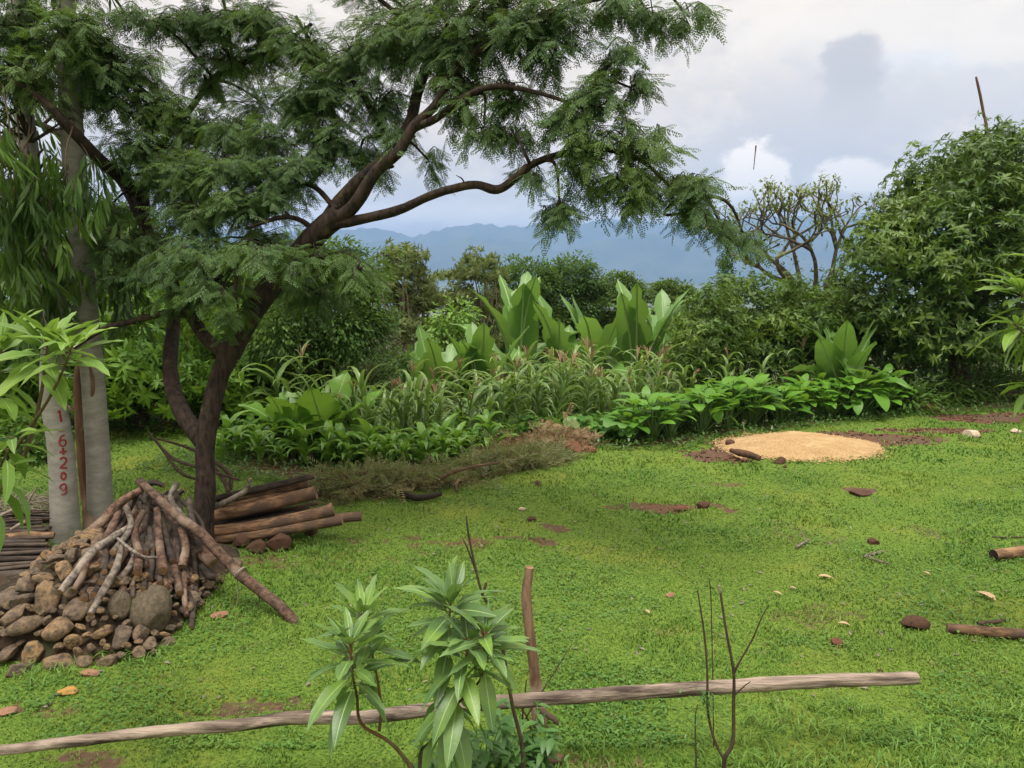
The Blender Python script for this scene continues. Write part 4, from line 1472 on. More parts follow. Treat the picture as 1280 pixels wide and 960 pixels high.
enset(645, 339, 16.6, 6, 2.5, .56, 'tallest enset with pale upright paddle leaves, directly in front of the round dark tree', 1, .20, low=5)
enset(703, 364, 16.2, 4, 2.2, .52, 'enset with one broad upright leaf, right of the tallest enset', 2, .16, low=3)
enset(744, 368, 16.8, 5, 2.1, .5, 'ragged enset with torn leaning leaves in the middle of the row', 3, .34, low=5)
enset(797, 350, 16.6, 6, 2.4, .58, 'dense enset with broad overlapping leaves, highest of the right-hand clump', 4, .18, low=2)
enset(832, 358, 17.0, 5, 2.3, .5, 'enset with narrow upright leaves at the right end of the row', 5, .20, low=2)
enset(547, 405, 13.2, 7, 1.75, .44, 'shorter light green enset with upright leaves, left part of the pair beside the maize', 6, .36, low=3)
enset(595, 398, 13.4, 6, 1.8, .46, 'shorter light green enset with one very flat broad leaf, right part of the pair', 7, .26, low=1)
enset(518, 425, 13.6, 4, 1.5, .40, 'small enset half hidden at the left end of the row', 17, .5, low=2)
enset(1062, 396, 13.5, 9, 1.5, .42, 'lone enset with broad leaves at the foot of the bushes', 8, .42, low=2)
enset(1078, 446, 12.9, 6, 1.0, .32, 'young enset with bright narrow leaves in front of the lone one', 9, .28)
enset(864, 366, 20.0, 4, 1.5, .45, 'pale enset leaves poking up left of the coffee bushes', 10, .4)
enset(1115, 488, 12.9, 5, .6, .24, 'tiny bright green enset at the end of the taro row', 12, .45, low=1)
for px, tip, d, n, L, W, lab, sd_ in [(352, 486, 10.1, 5, .95, .44, 'small banana plant with one glowing yellow-green leaf', 21), (405, 468, 10.3, 5, 1.0, .42, 'banana plant with a torn upright leaf, beside the glowing one', 22),
                                     (436, 486, 10.7, 4, .8, .3, 'banana plant with drooping leaves next to the maize edge', 23)]:
    enset(px, tip, d, n, L, W, lab, sd_, .6, 'small banana plants', 'banana', 'banana_plant', 'banana plant', low=4)


# ------------------------------------------------------------------ maize, broad crops, taro, squash
def arch_leaf(L, W, rise, rng, rows=6, kink=None):
    s = np.linspace(0, 1, rows + 1)
    th = radians(rise) - (1.95 + rng.uniform(-.5, .6)) * s ** 1.5
    dx, dz = np.cos(th), np.sin(th)
    x = np.concatenate([[0], np.cumsum((dx[1:] + dx[:-1]) / 2)]) * L / rows
    z = np.concatenate([[0], np.cumsum((dz[1:] + dz[:-1]) / 2)]) * L / rows
    w = W * .5 * np.clip(np.minimum(s * 6 + .35, 1) * (1 - s ** 2.2), 0.02, 1)
    V, Q = [], []
    for i in range(rows + 1):
        wv = .12 * w[i] * math.sin(i * 2.7)
        V += [(x[i] - dz[i] * w[i] * .5, -w[i], z[i] + dx[i] * w[i] * .5 + wv), (x[i], 0, z[i]), (x[i] - dz[i] * w[i] * .5, w[i], z[i] + dx[i] * w[i] * .5 - wv)]
    for i in range(rows):
        a = 3 * i
        Q += [(a, a + 1, a + 4, a + 3), (a + 1, a + 2, a + 5, a + 4)]
    return np.array(V), np.array(Q), np.zeros((0, 3), int)


def rotz(t, a, off=(0, 0, 0), s=1.0):
    c, s_ = cos(a), sin(a)
    return xf(t, np.array([[c, -s_, 0], [s_, c, 0], [0, 0, 1]]), s, off)


def maize_proto(seed, H, tassel=True):
    rng = np.random.default_rng(seed)
    lab = 'tall maize plant with arching narrow leaves and a reddish tassel in the field' if tassel else 'maize plant of arching grey-green leaves without a tassel in the field'
    root = thing('maize_plant', lab, 'maize', (0, 0, -80), 'maize plants in the field')
    sb, lb = MB(), MB()
    tube(sb, [(0, 0, -.1), (.01, 0, H * .5), (0.0, .02, H * .93)], [.016, .013, .006], 5, 3, 0, 0, cap=False)
    n = int(15 * H / 1.7) + 3
    a0 = rng.uniform(0, 6)
    for k in range(n):
        f = .08 + .84 * k / n
        t_ = arch_leaf(rng.uniform(.5, .75) * (1 - .35 * abs(f - .5)), rng.uniform(.06, .085), rng.uniform(50, 82), rng)
        v, q, tt = rotz(t_, a0 + (k % 2) * pi + rng.uniform(-.6, .6), (0, 0, H * f))
        lb.add(v, q, None, 0)
    sb.build('stalk', M['petiole'], root)
    lb.build('leaves', M['maize'], root)
    if tassel:
        tb = MB()
        for k in range(6):
            a = rng.uniform(0, 6.3)
            L = rng.uniform(.14, .24)
            o = rng.uniform(.25, .8)
            tube(tb, [(0, 0, H * .9), (cos(a) * L * o * .5, sin(a) * L * o * .5, H * .9 + L * .7), (cos(a) * L * o, sin(a) * L * o, H * .9 + L * (1.2 - o * .5))], [.006, .007, .004], 4, 2, 0, 0, cap=False)
        tb.build('tassel', M['tassel'], root)
    return root


def fill(poly, spacing, rng, n=4000):
    """scattered ground positions inside a pixel polygon given on the terrain as (px, d) corners"""
    pts = np.array([((px - 640) / FPX * d, d) for px, d in poly])
    lo, hi = pts.min(0), pts.max(0)
    out = []
    for _ in range(n):
        p = lo + (hi - lo) * rng.random(2)
        c, j = False, len(pts) - 1
        for i in range(len(pts)):
            if (pts[i, 1] > p[1]) != (pts[j, 1] > p[1]) and p[0] < (pts[j, 0] - pts[i, 0]) * (p[1] - pts[i, 1]) / (pts[j, 1] - pts[i, 1]) + pts[i, 0]:
                c = not c
            j = i
        if c and all((p[0] - q[0]) ** 2 + (p[1] - q[1]) ** 2 > spacing ** 2 for q in out):
            out.append(p)
    return sorted(out, key=lambda q: q[1])


used = set()


def place(protos, pts, rng, smin=.85, smax=1.15, sink=0.0, tilt=.06):
    for p in pts:
        k = int(rng.integers(len(protos)))
        o = protos[k] if k not in used and id(protos[k]) not in used else copy_tree(protos[k])
        used.add(id(protos[k]))
        o.location = (p[0], p[1], gz(p[0], p[1]) - sink)
        o.rotation_euler = (rng.normal() * tilt, rng.normal() * tilt, rng.uniform(0, 6.28))
        s = rng.uniform(smin, smax)
        o.scale = (s, s, s)


rg = np.random.default_rng(50)
mz = [maize_proto(200 + i, 1.5 - .12 * i, i < 2) for i in range(5)]
pts = fill([(330, 10.6), (400, 10.1), (520, 10.1), (640, 10.6), (760, 11.9), (850, 12.6), (960, 13.4), (1040, 13.6), (1030, 15.2), (900, 15.6), (700, 16.0), (600, 14.6), (500, 14.2), (450, 13.6)], .215, rg, 9000)
print('maize', len(pts))
place(mz, pts[:300], rg, .62, 1.12, 0, .12)
if len(pts) > 300:                                   # the far rows, past counting
    mass = MB()
    for p in pts[300:]:
        H = rg.uniform(.8, 1.5)
        for k in range(9):
            t_ = arch_leaf(rg.uniform(.4, .65), rg.uniform(.06, .085), rg.uniform(40, 80), rg, 4)
            v, q, _t2 = rotz(t_, rg.uniform(0, 6.3), (p[0], p[1], gz(p[0], p[1]) + H * (.15 + .8 * k / 9)))
            mass.add(v, q, None, 0)
    tag(mass.build('far_maize', M['maize']), kind='stuff')


def broad_proto(seed, label):
    rng = np.random.default_rng(seed)
    root = thing('broadleaf_crop', label, 'crop plant', (0, 0, -80), 'broad-leaved crop plants beside the maize')
    lb, sb = MB(), MB()
    tube(sb, [(0, 0, -.05), (0.01, 0, .2), (0, .01, .42)], [.014, .012, .006], 5, 2, 0, 0, cap=False)
    a0 = rng.uniform(0, 6)
    for k in range(11):
        t_ = arch_leaf(rng.uniform(.32, .52), rng.uniform(.09, .13), rng.uniform(50, 84), rng, 5)
        v, q, tt = rotz(t_, a0 + k * 2.4, (0, 0, .03 + .035 * k))
        lb.add(v, q, None, 0)
    sb.build('stem', M['petiole'], root)
    lb.build('leaves', M['young'], root)
    return root


bp = [broad_proto(300 + i, 'low bright green broad-leaved crop plant at the near edge of the maize') for i in range(4)]
pts = fill([(265, 9.4), (330, 9.35), (420, 9.15), (500, 9.0), (560, 9.2), (600, 9.7), (640, 10.1), (620, 10.6), (520, 10.4), (440, 10.3), (400, 10.0), (330, 10.0), (280, 10.1)], .20, rg)
print('broad', len(pts))
place(bp, pts[:170], rg, .5, 1.05, 0, .12)


def heart(L, W, rng, cup=.25):
    """a taro blade hanging from its petiole tip: +x towards the tip, sinus behind the origin"""
    out = [(-.22, .12), (-.27, .26), (-.16, .40), (.04, .47), (.28, .47), (.52, .40), (.76, .26), (.93, .10)]
    V = [(0, 0, 0)]
    mid = [(0.22, 0, -.01), (.45, 0, -.05), (.68, 0, -.12), (.85, 0, -.19), (1.0, 0, -.27)]
    V += mid
    for sgn in (1, -1):
        for x, y in out:
            V.append((x, sgn * y * W / L * 1.0, -.28 * max(x, 0) ** 2 + cup * y * .35 - .12 * (x < 0) * abs(x)))
    T = []
    for s in (0, 1):
        o = 6 + 8 * s
        seq = [(0, o, o + 1), (0, o + 1, o + 2), (0, o + 2, o + 3), (0, o + 3, 1), (o + 3, o + 4, 1), (o + 4, 2, 1), (o + 4, o + 5, 2), (o + 5, 3, 2), (o + 5, o + 6, 3), (o + 6, 4, 3), (o + 6, o + 7, 4), (o + 7, 5, 4)]
        T += seq if s == 0 else [t[::-1] for t in seq]
    return np.array(V) * np.array([L, L, L]), np.zeros((0, 4), int), np.array(T)


def taro_proto(seed, label, n=17, h=.58, big=.27):
    rng = np.random.default_rng(seed)
    root = thing('taro_plant', label, 'taro', (0, 0, -80), 'taro plants along the lawn edge')
    lb, sb = MB(), MB()
    for k in range(n):
        a = k * 2.4 + rng.uniform(-.3, .3)
        f = k / n
        hh = h * (1.05 - .55 * f) * rng.uniform(.85, 1.1)
        o = .08 + .26 * f + rng.uniform(0, .06)
        tip = np.array([cos(a) * o, sin(a) * o, hh])
        tube(sb, [(0, 0, -.05), tip * (.45, .45, .55), tip], [.013, .010, .006], 5, 3, 0, 0, cap=False)
        e = .85 - 1.7 * rng.random() * (0.35 + .8 * f)
        ad = a + rng.uniform(-.5, .5)
        dv = np.array([[cos(ad) * cos(e), sin(ad) * cos(e), sin(e)]])
        L = big * rng.uniform(.65, 1.05)
        v, q, t_ = xf(heart(L, L * rng.uniform(.72, .9), rng, rng.uniform(.05, .45)), basis(dv)[0], 1.0, tip)
        lb.add(v, None, t_, 0)
    sb.build('petioles', M['petiole'], root)
    lb.build('leaves', M['taro'], root)
    return root


tp_ = [taro_proto(400 + i, 'leafy green taro plant with heart-shaped leaves in the row bordering the lawn') for i in range(4)]
row = [(785, 10.75), (830, 10.65), (870, 10.9), (905, 11.3), (950, 11.7), (1000, 12.0), (1060, 12.4), (1110, 12.75), (1128, 12.95), (1115, 13.4), (1040, 13.2), (940, 12.6), (860, 12.0), (800, 11.6)]
pts = fill(row, .27, rg)
print('taro', len(pts))
place(tp_, pts[:120], rg, .8, 1.15, 0, .08)


def squash_proto(seed, label):
    rng = np.random.default_rng(seed)
    root = thing('squash_plant', label, 'squash plant', (0, 0, -80), 'squash plants trailing at the field edge')
    lb, sb = MB(), MB()
    for k in range(10):
        a, o = rng.uniform(0, 6.3), rng.uniform(.08, .42)
        tip = np.array([cos(a) * o, sin(a) * o, rng.uniform(.14, .36)])
        tube(sb, [(cos(a) * o * .5, sin(a) * o * .5, -.03), tip * (.8, .8, .6), tip], [.008, .006, .004], 4, 2, 0, 0, cap=False)
        L = rng.uniform(.15, .25)
        n = 14
        ang = np.linspace(.35, 2 * pi - .35, n)
        rr = L * (.62 + .10 * np.cos(5 * (ang - pi)))
        v = np.vstack([[0, 0, 0], np.stack([-np.cos(ang) * rr, np.sin(ang) * rr, -.16 * rr + .02 * np.cos(5 * ang)], -1)])
        t_ = [(0, i, i + 1) for i in range(1, n)]
        e = rng.normal(size=2) * .3
        d = np.array([[cos(a), sin(a), -.25 + e[0]]])
        B = basis(d, np.array([e[1], e[0], 1.0]))[0]
        lb.add(v @ B.T + tip, None, t_, 0)
    sb.build('petioles', M['petiole'], root)
    lb.build('leaves', M['squash'], root)
    return root


sp_ = [squash_proto(500 + i, 'trailing squash plant with round pale green leaves between the brush and the taro') for i in range(3)]
pts = fill([(585, 10.3), (640, 10.5), (700, 10.75), (790, 10.75), (800, 11.7), (740, 11.7), (640, 11.5), (590, 11.0)], .32, rg)
place(sp_, pts[:60], rg, .85, 1.2)


def creeping_edge():
    """low creeping weeds on the bank below the mango and the field edge"""
    rng = np.random.default_rng(61)
    lb = MB()
    n = 9000
    x = rng.uniform(-4.5, 9.0, n)
    y = yedge(x) + rng.uniform(-.15, 2.2, n) * rng.random(n) ** .6
    k = (soil_at(x, y - .0) < 2)
    pos = np.stack([x, y, terrain(x, y) + rng.uniform(.0, .09, n)], -1)[k]
    u = unit(len(pos), rng); u[:, 2] = abs(u[:, 2]) * .6
    scatter(lb, SIMPLE, pos, basis(u), rng.uniform(.04, .085, len(pos)))
    tag(lb.build('ground_cover', M['moss']), kind='stuff')


creeping_edge()


# ------------------------------------------------------------------ the lawn
def make_grass():
    rng = np.random.default_rng(15)
    mb = MB()
    for d0, d1, dens, hh, ww in [(3.3, 4.8, 5200, .021, .0058), (4.8, 6.5, 3000, .023, .0075), (6.5, 9.0, 1500, .025, .0105), (9.0, 13.8, 600, .028, .017)]:
        wide = d1 * .72
        n = int(dens * (d1 - d0) * 2 * wide)
        y = rng.uniform(d0, d1, n)
        x = rng.uniform(-1, 1, n) * wide
        lim = np.where(x < -3.4, 13.5, yedge(x) + .1)
        k = (y < lim) & (np.abs(x) < y * .70 + .3)
        s = soil_at(x, y)
        k &= rng.random(n) > sstep(s + (fbm(np.stack([x * 16, y * 16], -1), 66, 2) - .5) * .9, .25, .85) * .94
        x, y = x[k], y[k]
        n = len(x)
        tall = sstep(fbm(np.stack([x * 2.1, y * 2.1], -1), 9, 3), .4, .7)
        h = hh * rng.uniform(.5, 1.25, n) * (.6 + .9 * tall)
        a = rng.uniform(0, 2 * pi, n)
        lean = rng.uniform(.25, 1.1, n)
        w = ww * rng.uniform(.7, 1.3, n)
        bx, by = np.cos(a), np.sin(a)
        z = terrain(x, y) - .003
        p0 = np.stack([x - by * w / 2, y + bx * w / 2, z], -1)
        p1 = np.stack([x + by * w / 2, y - bx * w / 2, z], -1)
        mx, my = x + bx * h * lean * .5, y + by * h * lean * .5
        p2 = np.stack([mx + by * w * .45, my - bx * w * .45, z + h * .75], -1)
        p3 = np.stack([mx - by * w * .45, my + bx * w * .45, z + h * .75], -1)
        p4 = np.stack([x + bx * h * lean * 1.2, y + by * h * lean * 1.2, z + h], -1)
        V = np.stack([p0, p1, p2, p3, p4], 1).reshape(-1, 3)
        o = np.arange(n)[:, None] * 5
        mb.add(V, o + np.array([[0, 1, 2, 3]]), o + np.array([[3, 2, 4]]), 0)
    tag(mb.build('lawn_grass', M['grass'], smooth=False), kind='stuff')
    # longer tufts near the camera and at the foot of things
    mb = MB()
    cl = [(rng.uniform(860, 1290), rng.uniform(885, 990)) for _ in range(110)] + [(rng.uniform(540, 760), rng.uniform(930, 1000)) for _ in range(45)] + [(rng.uniform(100, 215), rng.uniform(805, 835)) for _ in range(30)] + [(rng.uniform(280, 420), rng.uniform(672, 696)) for _ in range(40)] + [(rng.uniform(20, 120), rng.uniform(835, 860)) for _ in range(14)]
    for px, py in cl:
        c = G(px, py)
        m_ = int(rng.integers(5, 14))
        for _ in range(m_):
            L = rng.uniform(.05, .15) * (1.0 if py > 870 else .8)
            v, q, t_ = arch_leaf(L, rng.uniform(.005, .011), rng.uniform(60, 88), rng, 3)
            v, q, t_ = rotz((v, q, t_), rng.uniform(0, 6.3), (c[0] + rng.normal() * .04, c[1] + rng.normal() * .04, gz(c[0], c[1])))
            mb.add(v, q, None, 0)
    tag(mb.build('long_grass', M['longgrass'], smooth=True), kind='stuff')


make_grass()


def lawn_weeds():
    """clover and small broad-leaved weeds in patches of the lawn"""
    rng = np.random.default_rng(19)
    mb = MB()
    n = 60000
    y = 3.6 + 5.6 * rng.random(n) ** 1.3
    x = rng.uniform(-.72, .72, n) * y
    f = fbm(np.stack([x * 1.5, y * 1.5], -1), 44, 4)
    k = (f + rng.normal(size=n) * .05 > .56) & (y < yedge(x)) & (soil_at(x, y) < .5)
    pos = np.stack([x, y, terrain(x, y) + rng.uniform(.008, .028, n)], -1)[k]
    u = unit(len(pos), rng)
    u[:, 2] = np.abs(u[:, 2]) * .35
    scatter(mb, leaf_tpl(.62, .25, .12, 2, .55), pos, basis(u), rng.uniform(.012, .030, len(pos)))
    tag(mb.build('lawn_clover', M['clover']), kind='stuff')


M['clover'] = leaf_mat('clover_leaf', (0.050, 0.135, 0.026), (0.115, 0.245, 0.045), (0.16, 0.27, 0.05), 0.3, 0.5, 1.0, 0.3)
lawn_weeds()


# ------------------------------------------------------------------ stones
def ico(sub):
    import bmesh
    bm = bmesh.new()
    bmesh.ops.create_icosphere(bm, subdivisions=sub, radius=1)
    v = np.array([x.co[:] for x in bm.verts])
    f = np.array([[y.index for y in x.verts] for x in bm.faces])
    bm.free()
    return v, f


ICO_V, ICO_F = ico(4)
ICO3_V, ICO3_F = ico(3)


def rock_verts(seed, planes=9, sq=(1, .8, .65), rough=.06, V=None):
    rng = np.random.default_rng(seed)
    v = (ICO_V if V is None else V).copy()
    for nrm in unit(planes, rng):
        dd = rng.uniform(.55, .90)
        ex = v @ nrm - dd
        v = v - np.where(ex > 0, ex, 0)[:, None] * nrm * .985
    v = v * (1 + rough * 2 * (fbm(v * 2.1 + seed, seed, 4) - .5))[:, None] * np.array(sq)
    v = v + 0.03 * (fbm(v * 7 + seed, seed + 5, 2) - .5)[:, None]
    return v


def rock_mesh(seed, mat, **kw):
    mb = MB()
    mb.add(rock_verts(seed, **kw), None, ICO_F)
    return mb.mesh('stone', [mat], True)


MX, MY = -2.98, 5.3


def mound_h(x, y):
    dx = x - MX
    a = np.maximum(0, 1 - (dx / np.where(dx < 0, .56, .76)) ** 2)
    u = (y - MY)
    b = np.where(u < 0, np.maximum(0, 1 - (u / .85) ** 2), np.maximum(0, 1 - (u / 1.3) ** 2))
    a2 = np.maximum(0, 1 - ((x + 3.9) / 1.5) ** 2)
    return np.maximum(.50 * (a * b) ** .85, .10 * (a2 * b) ** .8)


def surf_depth(px, py):
    """depth at which the line of sight meets the mound or the lawn"""
    r = ray(px, py)
    t = 3.0
    while t < 12:
        p = np.array([0, 0, CAM_H]) + r * t
        if p[2] < max(gz(p[0], p[1]), float(mound_h(p[0], p[1])) - .04): break
        t += .03
    return p[1]


def make_mound():
    n = 90
    X, Y = np.linspace(MX - 2.4, MX + 1.0, n), np.linspace(MY - 1.05, MY + 1.75, n)
    xx, yy = np.meshgrid(X, Y)
    h = mound_h(xx, yy)
    z = h * (1 + .25 * (fbm(np.stack([xx * 5, yy * 5], -1), 2, 4) - .5)) - .06
    v = np.stack([xx, yy, z], -1).reshape(-1, 3)
    i = np.arange(n - 1)[:, None] * n
    j = np.arange(n - 1)[None]
    q = np.stack([i + j, i + j + 1, i + n + j + 1, i + n + j], -1).reshape(-1, 4)
    o = MB().add(v - (MX, MY, 0), q).build('earth_mound', M['mound'], loc=(MX, MY, 0))
    tag(o, 'low brown earth mound buried under field stones and cut branches', 'mound')


make_mound()


def make_stones():
    rng = np.random.default_rng(33)
    meshes = [rock_mesh(600 + i, M['stone'], sq=(1, rng.uniform(.7, .95), rng.uniform(.5, .8))) for i in range(10)]
    done = []

    def put(x, y, z, s, label=None, mesh=None, group='field stones heaped on the mound', cat='stone', mat=None, name='stone'):
        o = bpy.data.objects.new(name, mesh or meshes[int(rng.integers(len(meshes)))])
        COL.objects.link(o)
        o.location = (x, y, z)
        o.rotation_euler = (rng.normal() * .35, rng.normal() * .35, rng.uniform(0, 6.3))
        o.scale = (s * rng.uniform(.9, 1.15), s * rng.uniform(.9, 1.1), s * rng.uniform(.85, 1.1))
        tag(o, label or 'rough brown field stone heaped on the mound below the branch pile', cat, group)
        done.append((x, y, z, s))
        return o

    # stones picked out one by one: (px, py, radius px, label)
    special = [(190, 764, 27, 'largest dark rounded boulder in the heap, right under the branch pile'),
               (152, 757, 15, 'squarish pale stone left of the largest dark boulder'), (99, 762, 15, 'upright dark stone with an orange face in the middle of the heap'),
               (36, 782, 19, 'wide light brown stone in the second row of the heap'), (76, 786, 18, 'rounded stone in the centre of the heap, above the dark hollow'),
               (44, 816, 18, 'round brown stone above the lowest row of the heap'), (78, 828, 17, 'flat grey-brown stone resting on grass at the foot of the heap'),
               (22, 768, 15, 'pale wedge-shaped stone on the far side of the second row'), (130, 790, 13, 'small light stone beside the paired stones'),
               (154, 795, 15, 'left one of two touching round stones at the grass edge'), (177, 790, 14, 'right one of two touching round stones at the grass edge'),
               (109, 826, 11, 'bluish grey stone at the lower edge of the heap'), (137, 825, 12, 'reddish flat stone at the lowest corner of the heap'),
               (25, 838, 15, 'dark brown stone standing in the lowest row'), (12, 816, 14, 'dark slate-grey stone at the heap edge'),
               (33, 733, 16, 'tan stone high on the left shoulder of the heap'), (30, 750, 14, 'grey stone just under the tan one on the left shoulder'),
               (60, 748, 17, 'long brown stone below the sticks end'), (85, 715, 15, 'mossy brown stone under the thick sawn branch'), (55, 722, 12, 'mossy stone on top of the left shoulder'),
               (70, 700, 12, 'small mossy stone at the foot of the painted eucalyptus')]
    for px, py, rp, lab in special:
        r = ray(px, py)
        t = 3.0
        while t < 9:
            p = np.array([0, 0, CAM_H]) + r * t
            if p[2] < max(0, float(mound_h(p[0], p[1])) - .02): break
            t += .01
        s = rp / FPX * t * 1.12
        o_ = put(p[0], p[1] - .02, p[2] + s * .12, s, lab)
        if 'largest dark' in lab:
            o_.data = rock_mesh(655, M['darkstone'], sq=(1, .85, .8), planes=5)
            o_.scale = (s * 1.15, s, s * 1.1)
    n0 = len(done)
    for _ in range(14000):
        x, y = rng.uniform(MX - 1.7, MX + .85), rng.uniform(MY - .9, MY + .75)
        h = float(mound_h(x, y))
        if h < .015 or x < -.75 * y - .1: continue
        pxs = 640 + x / y * FPX
        pys = HORIZON + (CAM_H - h) / y * FPX
        if 105 < pxs < 275 and pys < 738: continue
        if pxs < 95 and y > 5.02 + max(pxs, 0) / 95 * .75: continue
        s = rng.choice([rng.uniform(.07, .105), rng.uniform(.045, .07), rng.uniform(.028, .045)], p=[.3, .35, .35])
        if all((x - a) ** 2 + (y - b) ** 2 + (h - c) ** 2 > (.72 * (s + q)) ** 2 for a, b, c, q in done):
            put(x, y, h + s * .1, s)
        if len(done) - n0 > 240: break
    print('stones', len(done))

    # lone stones on the lawn
    def lone(px, py, rp, label, mat, name='stone', cat='stone', sq=(1, .8, .6), seed=1, lift=.25):
        p = G(px, py + rp * .4)
        s = rp / FPX * p[1] * (1.15 if mat in ('clod', 'redclod') else 1.0)
        o = bpy.data.objects.new(name, rock_mesh(seed, M[mat], sq=sq, V=None))
        COL.objects.link(o)
        o.location = (p[0], p[1], gz(p[0], p[1]) + s * lift)
        o.scale = (s, s, s)
        o.rotation_euler = (0, 0, RNG.uniform(-.5, .5))
        return tag(o, label, cat)

    M['yellowstone'] = bark_mat('ochre_stone', (0.31, 0.17, 0.045), (0.42, 0.25, 0.07), (0.20, 0.12, 0.06), 9, (1, 1, 1), .5)
    M['redstone'] = bark_mat('reddish_stone', (0.20, 0.10, 0.06), (0.32, 0.18, 0.11), (0.16, 0.10, 0.07), 9, (1, 1, 1), .5)
    lone(85, 860, 14, 'flat ochre-yellow stone lying alone on the grass below the heap', 'yellowstone', sq=(1, .7, .45), seed=701)
    lone(10, 884, 13, 'reddish flat stone half sunk in the grass near the long rail', 'redstone', sq=(1, .8, .25), seed=702)
    lone(275, 765, 12, 'flat reddish stone in the grass beside the long leaning pole', 'redstone', sq=(1, .8, .3), seed=703)
    lone(209, 799, 11, 'small dark stone rolled off the heap onto the grass', 'stone', sq=(1, .8, .65), seed=704)
    lone(112, 838, 12, 'low flat reddish stone at the grass line of the heap', 'redstone', sq=(1.2, .6, .35), seed=705)
    lone(838, 743, 7, 'small flat pinkish chip on the open lawn', 'redstone', sq=(1, .7, .4), seed=706)
    lone(1215, 540, 11, 'pale beige stone at the right end of the bare soil strip', 'palestone', sq=(1, .8, .62), seed=707)
    lone(1270, 537, 7, 'small pale brown stone near the mango shade', 'palestone', sq=(1, .8, .6), seed=708)
    lone(1045, 805, 8, 'small reddish-brown soil clod alone on the lawn', 'redclod', 'clod', 'clod', (1, .9, .9), 709)
    lone(1142, 777, 18, 'large dark brown clod like a broken root on the lawn', 'clod', 'clod', 'clod', (1, .6, .5), 710)
    lone(975, 576, 7, 'round brown clod at the near rim of the grain', 'clod', 'clod', 'clod', (1, .9, .85), 711)
    lone(981, 583, 3, 'tiny brown crumb beside the round clod at the grain rim', 'clod', 'clod', 'clod', (1, .9, .8), 712)
    lone(1091, 677, 7, 'small dark clod in the middle of the lawn above the dry twigs', 'clod', 'clod', 'clod', (1, .8, .7), 713)
    lone(672, 605, 5, 'small round dark clod below the brush heap', 'clod', 'clod', 'clod', (1, .9, .8), 714)
    lone(653, 636, 5, 'small pale pebble on the lawn below the brush', 'palestone', sq=(1, .8, .6), seed=715)
    lone(664, 648, 6, 'dark oval clod right of the pale pebble', 'clod', 'clod', 'clod', (1, .8, .6), 716)
    lone(1075, 611, 16, 'low dark heap of crumbly soil on the lawn below the grain', 'clod', 'soil_heap', 'soil heap', (1, .7, .22), 717, .1)
    lone(880, 629, 10, 'dark lump on the bare soil patch in the open lawn', 'clod', 'clod', 'clod', (1, .7, .45), 718)
    lone(852, 633, 8, 'smaller reddish lump on the bare soil patch', 'redclod', 'clod', 'clod', (1.3, .7, .3), 719)
    lone(912, 554, 7, 'dark clod on the far left rim of the grain floor', 'clod', 'clod', 'clod', (1, .8, .8), 720)
    lone(1100, 840, 4, 'tiny dark clod near the end of the long rail', 'clod', 'clod', 'clod', (1, .8, .6), 721)
    lone(62, 691 + 187, 4, 'tiny dull pebble near the ochre stone', 'stone', sq=(1, .8, .6), seed=722)
    for i, (px, py, rp) in enumerate([(698, 556, 13), (715, 560, 12), (728, 556, 10), (706, 548, 9), (688, 564, 9), (722, 549, 8), (738, 562, 7)]):
        o = lone(px, py, rp, ['largest red-brown clod of the heap at the squash edge', 'broad red-brown clod in front of the heap at the squash edge', 'rounded red-brown clod at the right of the small clod heap', 'red-brown clod on top at the back of the small clod heap', 'red-brown clod at the left foot of the small clod heap', 'small red-brown clod at the back of the clod heap by the squash', 'small red-brown clod fallen right of the clod heap'][i], 'redclod', 'clod', 'clod', (1, .8, .7), 730 + i, .4)
        o['group'] = 'red clods at the squash edge'
    o = lone(1160, 508, 14, 'low reddish lump of soil under the mango', 'redclod', 'clod', 'clod', (1, .8, .5), 740)


make_stones()


# ------------------------------------------------------------------ cut branches
def stick(name, label, cat, pts, rads, mat, group=None, sides=10, rough=.12, cut='cut', seed=1, loc=None, extra=None):
    w = np.array([p if len(np.atleast_1d(p)) == 3 and not isinstance(p, tuple) else P(*p) for p in pts], float)
    b = w.mean(0) if loc is None else loc
    mb = MB()
    tube(mb, w - b, rads, sides, 5, rough, 0, 1, seed=seed)
    for e_pts, e_r in (extra or []):
        tube(mb, np.array([P(*p) for p in e_pts]) - b, e_r, 6, 4, rough, 0, 1, seed=seed + 1)
    o = mb.build(name, [M[mat], M[cut]], loc=b)
    return tag(o, label, cat, group)


